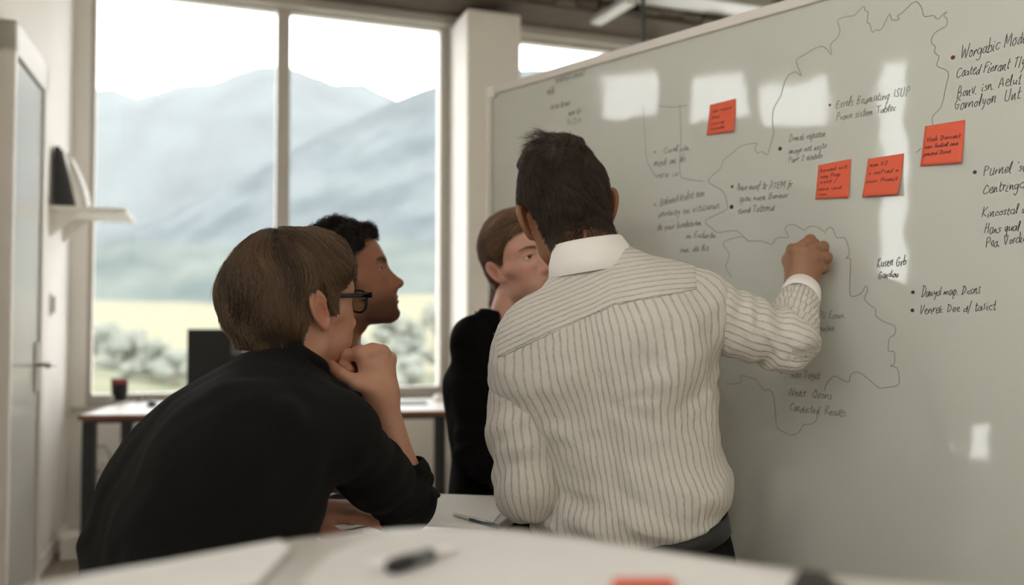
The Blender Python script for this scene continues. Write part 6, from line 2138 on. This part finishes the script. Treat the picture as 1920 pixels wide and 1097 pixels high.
# faint lines further along the board
outline([(1206, 200), (1210, 260), (1213, 300), (1228, 330)], M['ink_soft'], 0.0014)
outline([(1275, 195), (1277, 260), (1275, 325), (1290, 336), (1318, 340)], M['ink_soft'], 0.0014)
outline([(1236, 199), (1262, 201), (1288, 198)], M['ink_soft'], 0.0016)

# sticky notes: slightly curled square sheets, top edge stuck to the board
def sticky(label, tl, tr, br, bl, lift, lines, wl):
    c = [OB(p) for p in (tl, tr, br, bl)]
    o_ = (c[0] + c[1]) / 2
    org = BP + BD * o_[0] + np.array([0, 0, o_[1]])
    t = thing('sticky_note', label, 'sticky note', org.tolist(), AB, 'orange notes on the whiteboard')
    n = 12
    def P(a, b):
        top = c[0] * (1 - a) + c[1] * a; bot = c[3] * (1 - a) + c[2] * a
        q = top * (1 - b) + bot * b - o_
        y = -0.0016 - lift * b ** 2.2 * (0.35 + 0.65 * a)
        return (q[0], y, q[1])
    v = [P(i / n, j / n) for j in range(n + 1) for i in range(n + 1)]
    k = len(v)
    v += [(x, y + 0.00035, z) for x, y, z in v]
    f = []
    for j in range(n):
        for i in range(n):
            q = j * (n + 1) + i
            f += [(q, q + n + 1, q + n + 2, q + 1), (k + q, k + q + 1, k + q + n + 2, k + q + n + 1)]
    for i in range(n):
        for (a, b) in ((i, i + 1), (n * (n + 1) + i + 1, n * (n + 1) + i), ((i + 1) * (n + 1), i * (n + 1)), (i * (n + 1) + n, (i + 1) * (n + 1) + n)):
            f.append((a, b, k + b, k + a))
    MB().add(v, f).build('note_sheet', M['note'], t, smooth=True)
    mb = MB()
    for (text, a0, b0, a1, xh) in lines:
        tot = sum((G[ch][0] + 0.12 if ch in G else 0.75) for ch in text)
        s = (a1 - a0) / tot
        x = 0
        for ch in text:
            if ch not in G:
                x += 0.75; continue
            wd, st = G[ch]
            for line in st:
                pts = smooth_line([(px_ + rngw.normal() * 0.05, py_ + rngw.normal() * 0.06) for px_, py_ in line], 3)
                R_ = [P(a0 + (x + a) * s + 0.01 * b, b0 - b * xh) for a, b in pts]
                q = np.array([(r[0], r[2]) for r in R_])
                ys = [r[1] for r in R_]
                tm = MB(); ribbon(tm, q, wl)
                m_ = len(q)
                for i_, vv in enumerate(tm.v):
                    yi = ys[i_ % m_] if i_ < 2 * m_ else ys[0 if i_ == 2 * m_ else -1]
                    tm.v[i_] = (vv[0], yi - 0.0004, vv[2])
                mb.add(tm.v, tm.f)
            x += wd + 0.12
    mb.build('handwriting', M['ink_note'], t)
M['ink_note'] = mat('note_ink', sg(96, 34, 28), 0.6, 0.1, 100)
sticky('orange sticky note highest on the whiteboard, between two bright window reflections', (1332, 197), (1380, 185), (1379, 247), (1326, 254), 0.006,
       [("on road", .15, .28, .85, .05), ("toni", .12, .48, .45, .05), ("nove", .12, .68, .62, .045), ("mode", .12, .85, .66, .045)], 0.0012)
sticky('orange sticky note with five lines, first of the lower three', (1535, 310), (1596, 298), (1593, 371), (1530, 374), 0.005,
       [("honed wit", .08, .22, .9, .05), ("vay Prop", .10, .40, .72, .055), ("nost /", .10, .55, .62, .045), ("amo und", .06, .75, .78, .045), ("ton", .08, .90, .36, .04)], 0.0012)
sticky('orange sticky note lifting off the board, in the middle of the lower three', (1628, 298), (1695, 288), (1689, 366), (1619, 370), 0.016,
       [("man V.2", .08, .22, .58, .05), ("v anPred n", .08, .43, .92, .05), ("nozn Promit", .06, .64, .92, .05)], 0.0013)
sticky('largest orange sticky note, beside the column of dark handwriting', (1735, 237), (1810, 225), (1806, 306), (1727, 312), 0.009,
       [("Vink Dorcent", .08, .40, .92, .055), ("nev Indial ane", .06, .57, .88, .05), ("pmord Dirst", .06, .75, .72, .05)], 0.0015)
